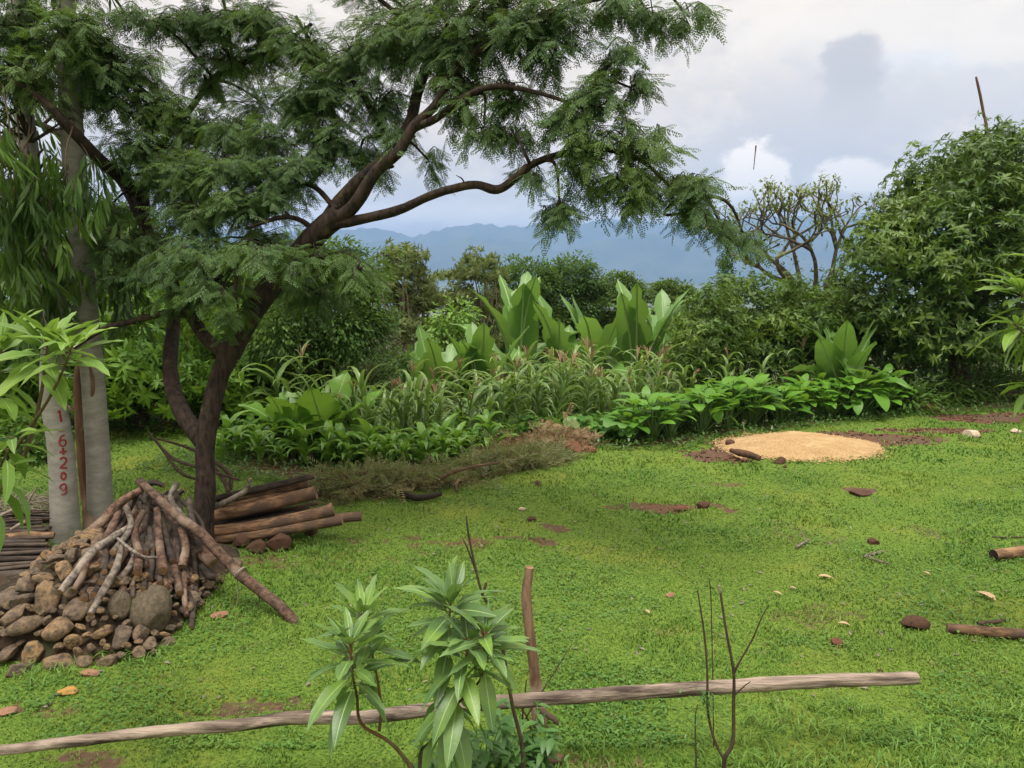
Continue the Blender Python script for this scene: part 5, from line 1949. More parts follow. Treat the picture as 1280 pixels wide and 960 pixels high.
def make_branch_pile():
    rng = np.random.default_rng(17)

    def dz(py, off=0.0):
        return 5.82 - (py - 605) / 175 * .62 - off

    GP = 'cut branches leaning on the stone heap'
    L = [  # pts px, radii px, material, label, depth offset
        ([(177, 612), (150, 628), (125, 655), (84, 684)], [5, 7, 7.5, 8], 'wood', 'thick light brown sawn branch on the outer left of the branch pile', .06),
        ([(150, 637), (136, 668), (112, 705), (96, 736)], [6, 6.5, 6, 5.5], 'wood', 'brown branch just under the thick sawn one', .02),
        ([(160, 660), (118, 688), (96, 715), (75, 740)], [5, 6, 5.5, 4.5], 'greywood', 'long whitish forked branch reaching down over the stones', .12),
        ([(110, 694), (104, 718), (92, 738)], [4.5, 4.5, 4], 'wood', 'short arm beside the whitish forked branch', .10),
        ([(152, 680), (148, 700), (144, 712), (131, 735), (113, 768)], [3.5, 4.5, 5, 5, 4], 'greywood', 'crooked silvery branch ending lowest over the stones', .14),
        ([(180, 638), (168, 665), (173, 690), (172, 715)], [5, 5.5, 6, 6], 'wood', 'reddish kinked branch with a round sawn end in the middle', .14),
        ([(196, 635), (199, 672), (203, 714)], [5, 5.5, 6.5], 'wood', 'straight stout branch right of the reddish kinked one', .14),
        ([(201, 640), (209, 676), (216, 702)], [4, 5, 5], 'darkwood', 'dark branch tucked beside the straight stout one', .10),
        ([(222, 603), (213, 624), (229, 646), (240, 666)], [5, 4.5, 4, 3.5], 'greywood', 'pale branch curling over the top of the pile', .06),
        ([(226, 660), (232, 684), (228, 708)], [5, 6, 6], 'wood', 'grey-brown hooked branch near the right edge of the pile', .12),
        ([(230, 708), (230, 740), (233, 770)], [4, 4, 3.5], 'wood', 'thin light stick hanging down right of the largest boulder', .06),
        ([(241, 675), (244, 730), (239, 784)], [4.5, 4.5, 3.5], 'darkwood', 'long dark stick standing to the grass at the right of the pile', .02),
        ([(147, 673), (165, 688), (180, 696), (196, 697)], [2, 2.4, 2, 1.6], 'greywood', 'thin pale twig lying crosswise over the pile', .22),
        ([(158, 632), (163, 660), (141, 690)], [4, 4.5, 4.5], 'greywood', 'grey stub with an orange sawn end near the top of the pile', .16),
        ([(128, 686), (131, 700), (127, 714)], [6, 6, 5.5], 'darkwood', 'short reddish-dark stump end under the whitish branch', .02),
        ([(187, 660), (190, 700), (187, 725)], [4.5, 4.5, 4.5], 'darkwood', 'dark stick in the shadow between two stout branches', .02),
        ([(243, 685), (256, 694), (266, 704)], [8, 9, 9], 'wood', 'thick short sawn log end at the right edge of the pile', .0),
        ([(252, 706), (262, 720), (271, 722)], [5, 5.5, 5], 'darkwood', 'dark crooked stick at the foot of the acacia', .0),
        ([(240, 700), (250, 715), (256, 728)], [4, 4, 4], 'darkwood', 'dark stub between the log end and the crooked stick', -.05),
        ([(170, 690), (160, 712), (146, 726)], [4, 4.5, 4.5], 'greywood', 'grey curved stick low in the middle of the pile', .06),
        ([(205, 607), (190, 603), (176, 612), (165, 625)], [4, 5, 5, 4], 'darkwood', 'dark curved branch crossing the very top of the pile', .0),
        ([(236, 622), (240, 650), (250, 690)], [4, 5, 5], 'darkwood', 'dark straight stick right of the curling pale branch', .04),
        ([(218, 612), (226, 640), (236, 690)], [4, 4.5, 4.5], 'darkwood', 'dark stick behind the hooked branch', -.03),
        ([(190, 612), (184, 640), (180, 676)], [4, 4.5, 4.5], 'darkwood', 'dark stick behind the reddish kinked branch', -.03),
        ([(170, 622), (154, 650), (140, 678)], [4, 5, 5], 'darkwood', 'dark branch behind the grey stub', -.04)]
    for i, (pts, r, mat, lab, off) in enumerate(L):
        w = [(px, py, min(dz(py, off), surf_depth(px, py) - .05 - off)) for px, py in pts]
        stick('cut_branch', lab, 'branch', w, [a * 4.8 / FPX for a in r], mat, GP, 12, .26, seed=800 + i)
    # filling of the pile, seen as dark gaps
    for i in range(95):
        x0, x1 = rng.uniform(160, 232), rng.uniform(92, 262)
        y1 = rng.uniform(680, 758)
        pts = [(x0, rng.uniform(612, 640), 5.95), ((x0 + x1) / 2 + rng.normal() * 8, 655, 5.74), (x1, y1, min(5.60, surf_depth(x1, y1) - .02 - .12 * rng.random()))]
        stick('cut_branch', 'dark stick half buried inside the branch pile', 'branch', pts, [a * rng.uniform(3.2, 6) / FPX for a in (3.5, 4.5, 4.5)], ['darkwood', 'darkwood', 'wood'][i % 3], GP, 8, .2, seed=850 + i)
    # the long pole
    pts = [(174, 601, 5.78), (197, 622, 5.62), (225, 648, 5.50), (249, 665, 5.42), (295, 713, 5.26), (325, 738, 5.18), (352, 760, 5.10), (371, 781, 5.03), (379, 795, 4.99), (388, 802, 4.97)]
    stick('leaning_pole', 'long crooked brown pole leaning from the top of the branch pile down onto the grass', 'pole', pts, [a * 4.7 / FPX for a in (6, 6.5, 7, 7.5, 8, 8, 8, 7.5, 7.5, 8)], 'wood', None, 14, .18, seed=901,
          extra=[([(322, 733, 5.16), (324, 748, 5.16), (323, 762, 5.18)], [.006, .005, .002])])
    # a tie on the pole
    t_ = MB()
    c = P(300, 716, 5.24)
    d = P(312, 727, 5.22) - P(295, 711, 5.26); d /= np.linalg.norm(d)
    B = basis(d[None])[0]
    ring = [c + B[:, 1] * .048 * cos(a) + B[:, 2] * .048 * sin(a) for a in np.linspace(0, 2 * pi, 13)]
    tube(t_, np.array(ring) - c, [.006] * 13, 5, 2, 0, 0, cap=False)
    tube(t_, np.array([ring[9], ring[9] - (0, 0, .1), ring[9] - (.01, 0, .2)]) - c, [.004, .004, .002], 4, 3, 0, 0, cap=False)
    tag(t_.build('bark_tie', M['pale_twig'], loc=c), 'strip of bark tied round the long leaning pole with a hanging end', 'tie')
    # dead branches standing behind the pile
    for i, (pts, r, lab) in enumerate([
            ([(185, 540, 7.3), (215, 572, 7.1), (250, 585, 7.0), (300, 600, 7.0)], [.012, .016, .016, .012], 'dark dead branch arching behind the acacia foot'),
            ([(200, 558, 7.2), (225, 590, 7.0), (248, 600, 7.1)], [.012, .015, .012], 'short dark dead branch behind the branch pile'),
            ([(196, 548, 7.6), (240, 562, 7.4), (285, 590, 7.2), (288, 612, 7.1)], [.01, .016, .022, .022], 'dead branch curving down to the log stack'),
            ([(268, 585, 7.2), (280, 600, 7.1), (286, 615, 7.0)], [.02, .024, .02], 'stubby dark dead branch right of the acacia foot')]):
        stick('dead_branch', lab, 'branch', pts, r, 'twig', 'dead branches behind the pile', 7, .1, 'cut', 930 + i)


make_branch_pile()


def make_log_stack():
    GP = 'logs and poles stacked right of the acacia'
    rng = np.random.default_rng(23)
    big = [([(262, 646, 6.72), (330, 632, 6.75), (395, 616, 6.8)], [.055, .06, .062], 'logwood', 'thick orange-brown log lying highest on the stack'),
           ([(262, 665, 6.6), (340, 655, 6.6), (400, 642, 6.6), (417, 637, 6.62)], [.05, .058, .062, .062], 'logwood', 'thick reddish log in the middle of the stack with a rounded end'),
           ([(268, 676, 6.55), (330, 668, 6.48), (400, 655, 6.45), (428, 651, 6.45)], [.038, .04, .042, .038], 'logwood', 'long slimmer log at the front bottom of the stack'),
           ([(290, 676, 6.62), (400, 652, 6.6), (452, 645, 6.62)], [.04, .045, .042], 'logwood', 'log reaching farthest over the grass behind the front ones'),
           ([(270, 662, 6.75), (360, 646, 6.8), (388, 636, 6.85)], [.045, .045, .04], 'darkwood', 'dark log wedged between the two thick ones'),
           ([(266, 634, 6.9), (330, 622, 7.05), (378, 607, 7.2)], [.04, .04, .035], 'darkwood', 'grey-brown log on the upper back of the stack'),
           ([(268, 634, 6.5), (290, 624, 6.5), (308, 612, 6.5), (313, 598, 6.5)], [.026, .026, .022, .014], 'greywood', 'pale bent branch sticking up from the top of the stack')]
    for i, (pts, r, mat, lab) in enumerate(big):
        stick('stacked_log', lab, 'log', pts, r, mat, GP, 16, .20, seed=950 + i)
    for i in range(46):
        f = i / 46
        y0 = 596 + 70 * rng.random()
        d0 = 6.72 + rng.uniform(0, .3) - max(0, y0 - 640) * .006
        x1 = rng.uniform(345, 400)
        sl = rng.uniform(.16, .24)
        x0 = rng.uniform(250, 285)
        y1 = y0 + 25 - sl * (x1 - x0)
        stick('stacked_pole', 'thin dark pole lying in the log stack behind the thick logs', 'pole', [(x0, y0 + 25, d0), ((x0 + x1) / 2, (y0 + 25 + y1) / 2 + rng.normal() * 1.5, d0 + .1), (x1, y1, d0 + .2)], [q * rng.uniform(.8, 1.5) for q in (.022, .024, .02)], 'darkwood' if i % 3 else 'logwood', GP, 8, .1, seed=980 + i)
    # what carries the stack
    for px, py, rp, lab in [(345, 688, 18, 'dark squat stone carrying the front of the log stack'), (385, 668, 14, 'brown stone under the far end of the stacked logs'), (318, 690, 14, 'dark stub of root below the log stack'), (296, 684, 14, 'dark stone in the shade under the stacked logs')]:
        p = G(px, py + 4)
        o = bpy.data.objects.new('support_stone', rock_mesh(760 + px, M['clod'], sq=(1, .8, .8)))
        COL.objects.link(o)
        s = rp / FPX * p[1]
        o.location = (p[0], p[1] + .08, s * .5)
        o.scale = (s, s, s)
        tag(o, lab, 'stone')


make_log_stack()


def make_left_stack():
    rng = np.random.default_rng(29)
    GP = 'thin dark poles stacked beside the painted eucalyptus'
    for i in range(44):
        y = 642 + 86 * (i / 44) + rng.uniform(-2, 2)
        d = 6.65 - (y - 642) / 86 * .95 + rng.uniform(-.05, .08)
        x1 = rng.uniform(52, 68) - max(0, y - 690) * .7
        tilt = rng.uniform(-8, 8)
        r = rng.uniform(.012, .024)
        stick('stacked_pole', 'thin blackish pole in the pile at the left of the painted eucalyptus', 'pole', [(-110, y + tilt + 6, d), (-30, y + 2 + rng.normal() * 2, d - .03), (x1, y - 3, d + .04)], [r, r * 1.1, r * .8], 'darkwood', GP, 7, .12, seed=1000 + i)
    stick('stacked_pole', 'one reddish-brown pole lying near the top of the blackish pole pile', 'pole', [(0, 672, 6.3), (30, 669, 6.3), (68, 669, 6.35)], [.03, .032, .028], 'logwood', GP, 8, .12, seed=1050)
    # dry twigs on top
    for i, (pts, r, lab) in enumerate([
            ([(24, 650, 6.5), (38, 622, 6.5), (47, 608, 6.5)], [.012, .011, .006], 'pale forked stick slanting up from the pole pile'),
            ([(0, 645, 6.4), (18, 636, 6.4), (28, 628, 6.4)], [.016, .014, .012], 'short pale stick at the end of the pole pile'),
            ([(14, 662, 6.3), (24, 656, 6.3), (32, 652, 6.3)], [.014, .016, .014], 'pale sawn stub lying on the pole pile'),
            ([(0, 650, 6.45), (30, 647, 6.45), (64, 648, 6.5)], [.008, .008, .007], 'thin dark stick lying level on the pole pile'),
            ([(24, 642, 6.6), (50, 640, 6.6), (66, 641, 6.65)], [.009, .008, .007], 'thin grey stick behind the level dark one')]):
        stick('dry_stick', lab, 'stick', pts, r, 'pale_twig' if 'dark' not in lab else 'twig', 'dry sticks on the pole pile', 6, .1, 'cut', 1060 + i)
    mb = MB()
    for i in range(420):
        a = P(rng.uniform(-60, 66), rng.uniform(618, 660), rng.uniform(6.6, 7.3))
        d = unit(1, rng)[0] * np.array([1, .7, .35]) * rng.uniform(.08, .22)
        tube(mb, [a - d, a + rng.normal(size=3) * .02, a + d], [.004, .004, .002], 3, 2, 0, 0, cap=False)
    tag(mb.build('dry_litter', M['pale_twig']), kind='stuff')


make_left_stack()


# ------------------------------------------------------------------ heaps of cut brush along the field edge
def brush(label, px0, px1, py0, py1, n, seed, mat='brush', hgt=.3):
    rng = np.random.default_rng(seed)
    a, c = G(px0, py0), G(px1, py1)
    b = (a + c) / 2
    root = thing('brush_heap', label, 'brush heap', b, 'heaps of cut brush')
    lb, tb = MB(), MB()
    pos, axs = [], []
    for i in range(n):
        f = rng.random()
        p = a + (c - a) * f + np.array([rng.normal() * .07, rng.normal() * .11 + .05, 0])
        p[2] = gz(p[0], p[1]) + hgt * rng.random() ** 1.3 * (1 - abs(2 * f - 1) ** 3)
        ln = rng.uniform(.2, .42)
        d = (c - a) / np.linalg.norm(c - a) * rng.choice([-1, 1]) + rng.normal(size=3) * np.array([.5, .5, .22])
        d /= np.linalg.norm(d)
        e = p + d * ln
        e[2] = max(e[2], gz(e[0], e[1]) + .02)
        tube(tb, [p - b, (p + e) / 2 - b + (0, 0, .03), e - b], [.006, .004, .002], 4, 2, 0, 0, cap=False)
        for k in range(11):
            q = p + (e - p) * rng.random() + rng.normal(size=3) * .012
            pos.append(q - b); axs.append(d + rng.normal(size=3) * .8)
    pos = np.array(pos)
    rngp = np.random.default_rng(4)
    tp = pinnate(1, 6, .34, .075, .3, rngp, 1)
    scatter(lb, tp, pos, basis(np.array(axs), unit(len(pos), rng)), rng.uniform(.11, .20, len(pos)))
    tb.build('branches', M['red_bark'], root)
    lb.build('foliage', M[mat], root)


brush('grey-green heap of wilted acacia brush next to the log ends', 402, 482, 622, 617, 110, 1, hgt=.22)
brush('brownish wilted brush heap behind the dark curved branch', 486, 535, 613, 610, 70, 2, hgt=.16)
brush('long olive heap of cut acacia brush in front of the low broad crops', 558, 690, 604, 577, 190, 3, hgt=.22)
brush('straw-coloured brush lying between the olive heap and the red clods', 630, 720, 570, 560, 120, 4, 'straw', hgt=.26)
stick('dark_branch', 'short black curved branch lying on grass below the brush', 'branch', [G(492, 613, .06), G(506, 618, .05), G(520, 622, .05), G(535, 621, .05), G(551, 617, .05)], [.03, .035, .036, .032, .026], 'charred', None, 8, .12, 'charred', 1101)
stick('pale_stick', 'pale peeled branch sticking out of the long brush heap', 'branch', [G(541, 612, .03), G(552, 598, .15), G(580, 586, .28), G(625, 578, .33)], [.022, .02, .016, .01], 'logwood', None, 7, .08, 'cut', 1102)
stick('pale_stub', 'short light stub poking out under the long brush heap', 'branch', [G(571, 614, .03), G(570, 606, .08), G(575, 598, .12)], [.02, .018, .012], 'logwood', None, 7, .08, 'cut', 1103)


# ------------------------------------------------------------------ the drying grain
def make_grain():
    cx, cy = G(997, 559)[:2]
    n, m_ = 70, 160
    rr = np.linspace(0, 1, n)
    aa = np.linspace(0, 2 * pi, m_, endpoint=False)
    edge = 1 + .05 * (vn(np.stack([np.cos(aa) * 14, np.sin(aa) * 14], -1), 6) - .5) * 2 + .26 * (fbm(np.stack([np.cos(aa) * 2.2, np.sin(aa) * 2.2], -1), 3, 4) - .5) * 2
    X = rr[:, None] * edge * np.cos(aa) * (1.0 + .10 * np.cos(aa) + .05 * np.cos(2 * aa))
    Y = rr[:, None] * edge * np.sin(aa) * .80
    # skewed like the heap in the photo: fuller towards the right rear
    X = X + .12 * Y
    h = .17 * (1 - rr[:, None] ** 1.8) * (1 + .0 * X)
    h = h * (1 + .35 * (fbm(np.stack([X * 2.4, Y * 6], -1), 8, 4) - .5)) + .03 * (fbm(np.stack([X * 17, Y * 17], -1), 9, 3) - .5) - .01 * rr[:, None]
    Z = h + terrain(X + cx, Y + cy) + .004
    v = np.stack([X, Y, Z], -1).reshape(-1, 3)
    q = [(i * m_ + j, i * m_ + (j + 1) % m_, (i + 1) * m_ + (j + 1) % m_, (i + 1) * m_ + j) for i in range(n - 1) for j in range(m_)]
    o = MB().add(v, q).build('grain_heap', M['grain'], loc=(cx, cy, 0))
    tag(o, 'low golden heap of grain spread to dry on the bare earth floor', 'grain heap')
    stick('clod_bar', 'long dark crumbly clod lying on the left part of the grain', 'clod', [G(914, 563, .06), G(925, 566, .09), G(938, 569, .09), G(950, 573, .07)], [.03, .045, .045, .035], 'clod', None, 10, .25, 'clod', 1201)
    rng = np.random.default_rng(71)
    sp = MB()
    for i in range(1500):
        t, r = rng.uniform(0, 2 * pi), rng.uniform(.86, 1.0) + abs(rng.normal()) * .10
        x, y = cx + cos(t) * r * 1.0, cy + sin(t) * r * .80
        s_ = rng.uniform(.006, .016)
        v = np.array([(-1, -.5, 0), (1, -.5, 0), (1, .5, 0), (-1, .5, 0), (0, 0, .8)]) * s_
        a_ = rng.uniform(0, 3)
        v = v @ np.array([[cos(a_), sin(a_), 0], [-sin(a_), cos(a_), 0], [0, 0, 1]])
        sp.add(v + (x, y, gz(x, y) + .018), None, [(0, 1, 4), (1, 2, 4), (2, 3, 4), (3, 0, 4)])
    tag(sp.build('spilled_grain', M['grain']), kind='stuff')
    mb = MB()
    for i in range(650):
        k = rng.integers(len(DIRTW))
        a, b_, rx, ry = DIRTW[k]
        t, r = rng.uniform(0, 2 * pi), rng.uniform(.4, 1.05)
        x, y = a + cos(t) * rx * r, b_ + sin(t) * ry * r
        if ((x - cx) / 1.0) ** 2 + ((y - cy) / .78) ** 2 < 1: continue
        s = rng.uniform(.008, .024)
        v = ICO2_V * (1 + .3 * (fbm(ICO2_V * 2 + i, i, 2) - .5))[:, None] * (s, s, s * .7)
        mb.add(v + (x, y, gz(x, y)), None, ICO2_F)
    tag(mb.build('soil_crumbs', M['clod']), kind='stuff')


ICO2_V, ICO2_F = ico(2)
make_grain()


# ------------------------------------------------------------------ lying wood and litter on the lawn
stick('cut_log', 'short log with a black end face at the right edge of the lawn', 'log', [G(1242, 694, .05), G(1290, 688, .05), G(1360, 680, .05)], [.045, .05, .05], 'logwood', None, 14, .07, 'charred', 1301)
stick('lying_pole', 'long reddish-brown pole lying on the right of the lawn', 'pole', [G(1184, 785, .03), G(1225, 789, .035), G(1280, 793, .035), G(1380, 797, .035)], [.032, .034, .036, .036], 'logwood', None, 12, .1, 'cut', 1302)
stick('dark_stick', 'dark flat stick resting behind the reddish lying pole', 'stick', [G(1222, 780, .02), G(1240, 778, .025), G(1256, 775, .03)], [.016, .016, .01], 'twig', None, 7, .1, 'twig', 1303)
stick('thin_stick', 'thin black stick on the lawn above the short log', 'stick', [G(1240, 671, .01), G(1262, 672, .015), G(1290, 671, .01)], [.008, .009, .008], 'twig', None, 6, .1, 'twig', 1304)
for i, (pts, lab) in enumerate([([(995, 684, 6.6), (1004, 679, 6.62), (1012, 674, 6.68)], 'short grey stick on the open lawn left of the small dark clod'),
                                ([(1080, 696, 6.5), (1093, 692, 6.52), (1106, 689, 6.55)], 'upper one of the crossed grey twigs on the lawn'),
                                ([(1083, 694, 6.45), (1095, 700, 6.35), (1112, 705, 6.3)], 'lower one of the crossed grey twigs on the lawn')]):
    stick('lawn_twig', lab, 'twig', [G(q[0], q[1], .02) for q in pts], [.012, .012, .007], 'greywood', None, 6, .1, 'greywood', 1310 + i)


def litter():
    rng = np.random.default_rng(91)
    tpl = leaf_tpl(.42, .25, .25, 3, .45)
    for px, py, L, lab in [(1245, 754, .16, 'long curled tan dry leaf on the lawn near the large dark clod'), (1022, 723, .12, 'pale dry leaf beside the dark speck in mid lawn'), (966, 743, .07, 'small pale leaf lying left of the mid-lawn dry leaf'),
                            (812, 771, .06, 'small pale leaf near the pinkish chip'), (987, 737, .05, 'tiny white petal on the lawn'), (1222, 626, .04, 'tiny white scrap on the far right lawn'), (1163, 722, .07, 'pale leaf near the right logs'),
                            (1047, 783, .08, 'beige flat leaf above the reddish clod'), (690, 905, .1, 'dry curled leaf at the foot of the upright stake')]:
        p = G(px, py)
        mb = MB()
        a = rng.uniform(0, 6.3)
        v, q, t_ = xf(tpl, basis(np.array([[cos(a), sin(a) * .5, .15]]))[0], L)
        mb.add(v, q, t_)
        tag(mb.build('fallen_leaf', M['dryleaf'], loc=(p[0], p[1], gz(p[0], p[1]) + .02)), lab, 'leaf')
    # scattered specks of dung and dead leaf bits
    mb = MB()
    n = 900
    y = rng.uniform(3.9, 12, n)
    x = rng.uniform(-.68, .68, n) * y
    k = y < yedge(x)
    x, y = x[k], y[k]
    pos = np.stack([x, y, terrain(x, y) + .012], -1)
    u = unit(len(pos), rng) * (1, 1, .25)
    scatter(mb, leaf_tpl(.5, .1, .1, 2, .5), pos, basis(u), rng.uniform(.012, .05, len(pos)))
    tag(mb.build('lawn_litter', M['drygrey']), kind='stuff')


litter()


# ------------------------------------------------------------------ the rail and its post
RD = 3.95


def make_rail():
    pts = [(-180, 944), (-60, 941), (0, 938), (90, 927), (200, 914), (300, 906), (370, 897), (450, 897), (520, 889), (600, 880), (665, 875), (760, 868), (850, 862), (930, 857), (1030, 851), (1100, 849), (1146, 848)]
    zr = [.25, .26, .27, .285, .30, .315, .33, .34, .35, .36, .37, .38, .385, .39, .395, .40, .40]
    d = [G(a, b, z)[1] for (a, b), z in zip(pts, zr)]
    r = [8, 8, 8.2, 8.5, 9, 9.6, 10, 10.3, 10.5, 10.8, 11, 11, 11, 11, 10.5, 10, 9.3]
    stick('fence_rail', 'long weathered grey pole running level across the near lawn as a low rail', 'rail', [(a, b, c) for (a, b), c in zip(pts, d)], [q * .86 * c / FPX for q, c in zip(r, d)], 'rail', None, 24, .17, 'rail', 1401)
    b = G(676, 960)
    root = thing('fence_post', 'upright barked stake standing behind the low rail', 'post', b)
    mb = MB()
    tube(mb, np.array([P(680, 985, 3.79), P(677, 940, 3.79), P(673, 890, 3.79), P(668, 840, 3.79), P(661, 780, 3.79), P(658, 745, 3.79), P(662, 709, 3.79)]) - b, [q * 4 / FPX for q in (10, 10, 9.5, 7, 6.5, 6.5, 5.5)], 12, 5, .10, 0, 1, seed=77)
    tr = mb.build('trunk', [M['post'], M['cut']], root)
    m2 = MB()
    tube(m2, np.array([P(675, 886, 3.78), P(683, 893, 3.72), P(691, 898, 3.69), P(698, 905, 3.68)]) - b, [.014, .017, .015, .010], 8, 4, .12, 0, 1, seed=5)
    m2.build('side_stub', [M['logwood'], M['cut']], root)
    stick('root_piece', 'light brown root piece at the foot of the stake', 'wood piece', [G(676, 950, .03), G(690, 950, .03), G(703, 947, .02)], [.02, .028, .016], 'logwood', None, 9, .2, 'cut', 1410)
    stick('stump_tip', 'tiny sawn stump tip in the long grass', 'stump', [(1166, 975, 3.7), (1166, 952, 3.7), (1166, 938, 3.7)], [.016, .015, .012], 'greywood', None, 8, .1, 'cut', 1411)


make_rail()


# ------------------------------------------------------------------ saplings and shoots close to the camera
BIGLEAF = [leaf_tpl(w, dr, .16, 7, .42, .016) for w, dr in ((.28, .08), (.31, .28), (.27, .5), (.24, .2), (.32, .4))]


def rib_tpl(dr):
    ts = np.linspace(0, .96, 7)
    v = []
    for t_ in ts:
        w = .014 * (1 - .8 * t_)
        v += [(t_, -w, -dr * t_ * t_ + .006 + .3 * w), (t_, w, -dr * t_ * t_ + .006 + .3 * w)]
    q = [(2 * k, 2 * k + 1, 2 * k + 3, 2 * k + 2) for k in range(6)]
    return np.array(v), np.array(q), np.zeros((0, 3), int)


BIGRIB = [rib_tpl(dr) for dr in (.08, .28, .5, .2, .4)]
M['rib'] = leaf_mat('leaf_midrib', (0.22, 0.33, 0.10), (0.30, 0.42, 0.16), None, 0.1)


def shoot(sb, lb, pts, r0, n, L, rng, spread=(-.5, .9), start=.35, droop_low=True, tipmat=0, whorl=.55):
    c, _ = tube(sb, pts, np.linspace(r0, r0 * .35, len(pts)), 7, 5, .05, 0)
    m_ = len(c)
    a0 = rng.uniform(0, 6)
    for k in range(n):
        f = start + (1 - start) * (1 - (1 - (k + .5) / n) ** (1 + whorl))
        p = c[min(m_ - 1, int(f * (m_ - 1)))]
        g = (f - start) / (1 - start)
        e = spread[0] + (spread[1] - spread[0]) * g ** 1.4 + rng.uniform(-.22, .22)
        a = a0 + k * 2.4 + rng.uniform(-.3, .3)
        dv = np.array([[cos(a) * cos(e), sin(a) * cos(e), sin(e)]])
        l_ = L * rng.uniform(.72, 1.08) * (1 - .25 * (g > .9))
        B = basis(dv, np.array([rng.normal() * .2, rng.normal() * .2, 1.0]))[0]
        pet = p + dv[0] * .025
        kk = int(rng.integers(5)) if e > -.2 else int(rng.choice([2, 4]))
        v, q, t_ = xf(BIGLEAF[kk], B, l_, pet)
        lb.add(v, q, t_, tipmat)
        v, q, t_ = xf(BIGRIB[kk], B, l_, pet)
        lb.add(v, q, None, 1)
        tube(sb, [p, pet], [.0022, .0018], 4, 1, 0, 0, cap=False)


def make_sapling():
    rng = np.random.default_rng(12)
    b = G(545, 1010); b = np.array([b[0] * .8, 2.75, 0.0])
    root = thing('mango_sapling', 'young sapling with long glossy drooping leaves growing in front of the low rail', 'sapling', b)
    sb, lb = MB(), MB()
    W = lambda *a: [P(*p) - b for p in a]
    f0 = np.array([0, 0, -.05])
    fork = P(512, 955, 2.75) - b
    tube(sb, [f0, fork * .5 + (0.02, 0, 0), fork], [.016, .014, .012], 8, 4, .05, 0)
    shoot(sb, lb, [fork, *W((488, 928, 2.74), (452, 905, 2.72), (446, 870, 2.70), (440, 838, 2.68), (438, 800, 2.68))], .0085, 32, .20, rng, (-.45, .95), .62)
    shoot(sb, lb, W((474, 914, 2.74), (476, 880, 2.76), (468, 830, 2.8), (456, 785, 2.82), (452, 768, 2.82)), .0065, 22, .18, rng, (-.3, 1.0), .55)
    # main leader
    shoot(sb, lb, [f0 + (.03, .0, .0), *W((525, 960, 2.72), (548, 920, 2.68), (572, 870, 2.66), (582, 825, 2.66), (586, 800, 2.66))], .011, 44, .21, rng, (-.8, .8), .40, whorl=.2)
    shoot(sb, lb, W((560, 900, 2.68), (556, 850, 2.72), (560, 800, 2.76), (562, 770, 2.78), (564, 752, 2.78)), .008, 32, .205, rng, (-.5, 1.1), .45)
    shoot(sb, lb, W((566, 885, 2.68), (600, 850, 2.66), (606, 812, 2.64), (604, 790, 2.64)), .006, 22, .19, rng, (-.6, 1.0), .5)
    sb.build('stem', M['sapling_stem'], root)
    lb.build('leaves', [M['sapling'], M['rib']], root)
    # weeds round its foot
    for i, (px, py, d, lab) in enumerate([(560, 935, 2.9, 'leafy weed under the drooping sapling leaves'), (665, 930, 3.2, 'small weed between the sapling and the stake'), (612, 915, 3.1, 'taller pale weed rising right behind the sapling')]):
        wb, ws = MB(), MB()
        q = P(px, py, d); z0 = 0.0
        bb = np.array([q[0], q[1], 0.0])
        r2 = thing('leafy_weed', lab, 'weed', bb)
        for k in range(9):
            tip = np.array([rng.normal() * .10, rng.normal() * .08, q[2] + rng.uniform(-.15, .12)])
            cc, _ = tube(ws, [(rng.normal() * .03, rng.normal() * .03, -.02), tip * (.5, .5, .5) + rng.normal(size=3) * .02, tip], [.005, .004, .002], 5, 5, 0, 0, cap=False)
            for f in np.linspace(.45, 1, 9):
                p = cc[int(f * (len(cc) - 1))]
                u = unit(2, rng); u[:, 2] = abs(u[:, 2]) * .4 - .1
                scatter(wb, leaf_tpl(.4, .3, .15, 3, .4), np.repeat(p[None], 2, 0), basis(u), rng.uniform(.05, .10, 2))
        ws.build('stems', M['petiole'], r2)
        wb.build('leaves', M['weed'], r2)


make_sapling()


def twig_plant(label, stems, seed, leafy=None, name='bare_shoot', tips=None):
    rng = np.random.default_rng(seed)
    b = P(*stems[0][0][0]); b[2] = 0.0
    root = thing(name, label, 'shoot', b)
    sb, lb = MB(), MB()
    for pts, r in stems:
        w = np.array([P(*p) for p in pts]) - b
        if pts[0] == stems[0][0][0]:
            w = np.vstack([[0, 0, -.05], w])
            r = [r[0] * 1.1, *r]
        tube(sb, w, r, 7, 5, .08, 0)
    sb.build('stem', M['twig'], root)
    for px, py, d, n, sp, L in (leafy or []):
        p = P(px, py, d) - b
        pos = p + rng.normal(size=(n, 3)) * sp
        scatter(lb, leaf_tpl(.35, .25, .1, 2, .42), pos, basis(unit(n, rng)), rng.uniform(.5, 1.1, n) * L)
    if leafy:
        lb.build('leaves', M['weed'], root)
    if tips:
        tb = MB()
        for pts, r in tips:
            tube(tb, np.array([P(*p) for p in pts]) - b, r, 6, 3, 0, 0)
        tb.build('cut_tip', M['pale_twig'], root)
    return root


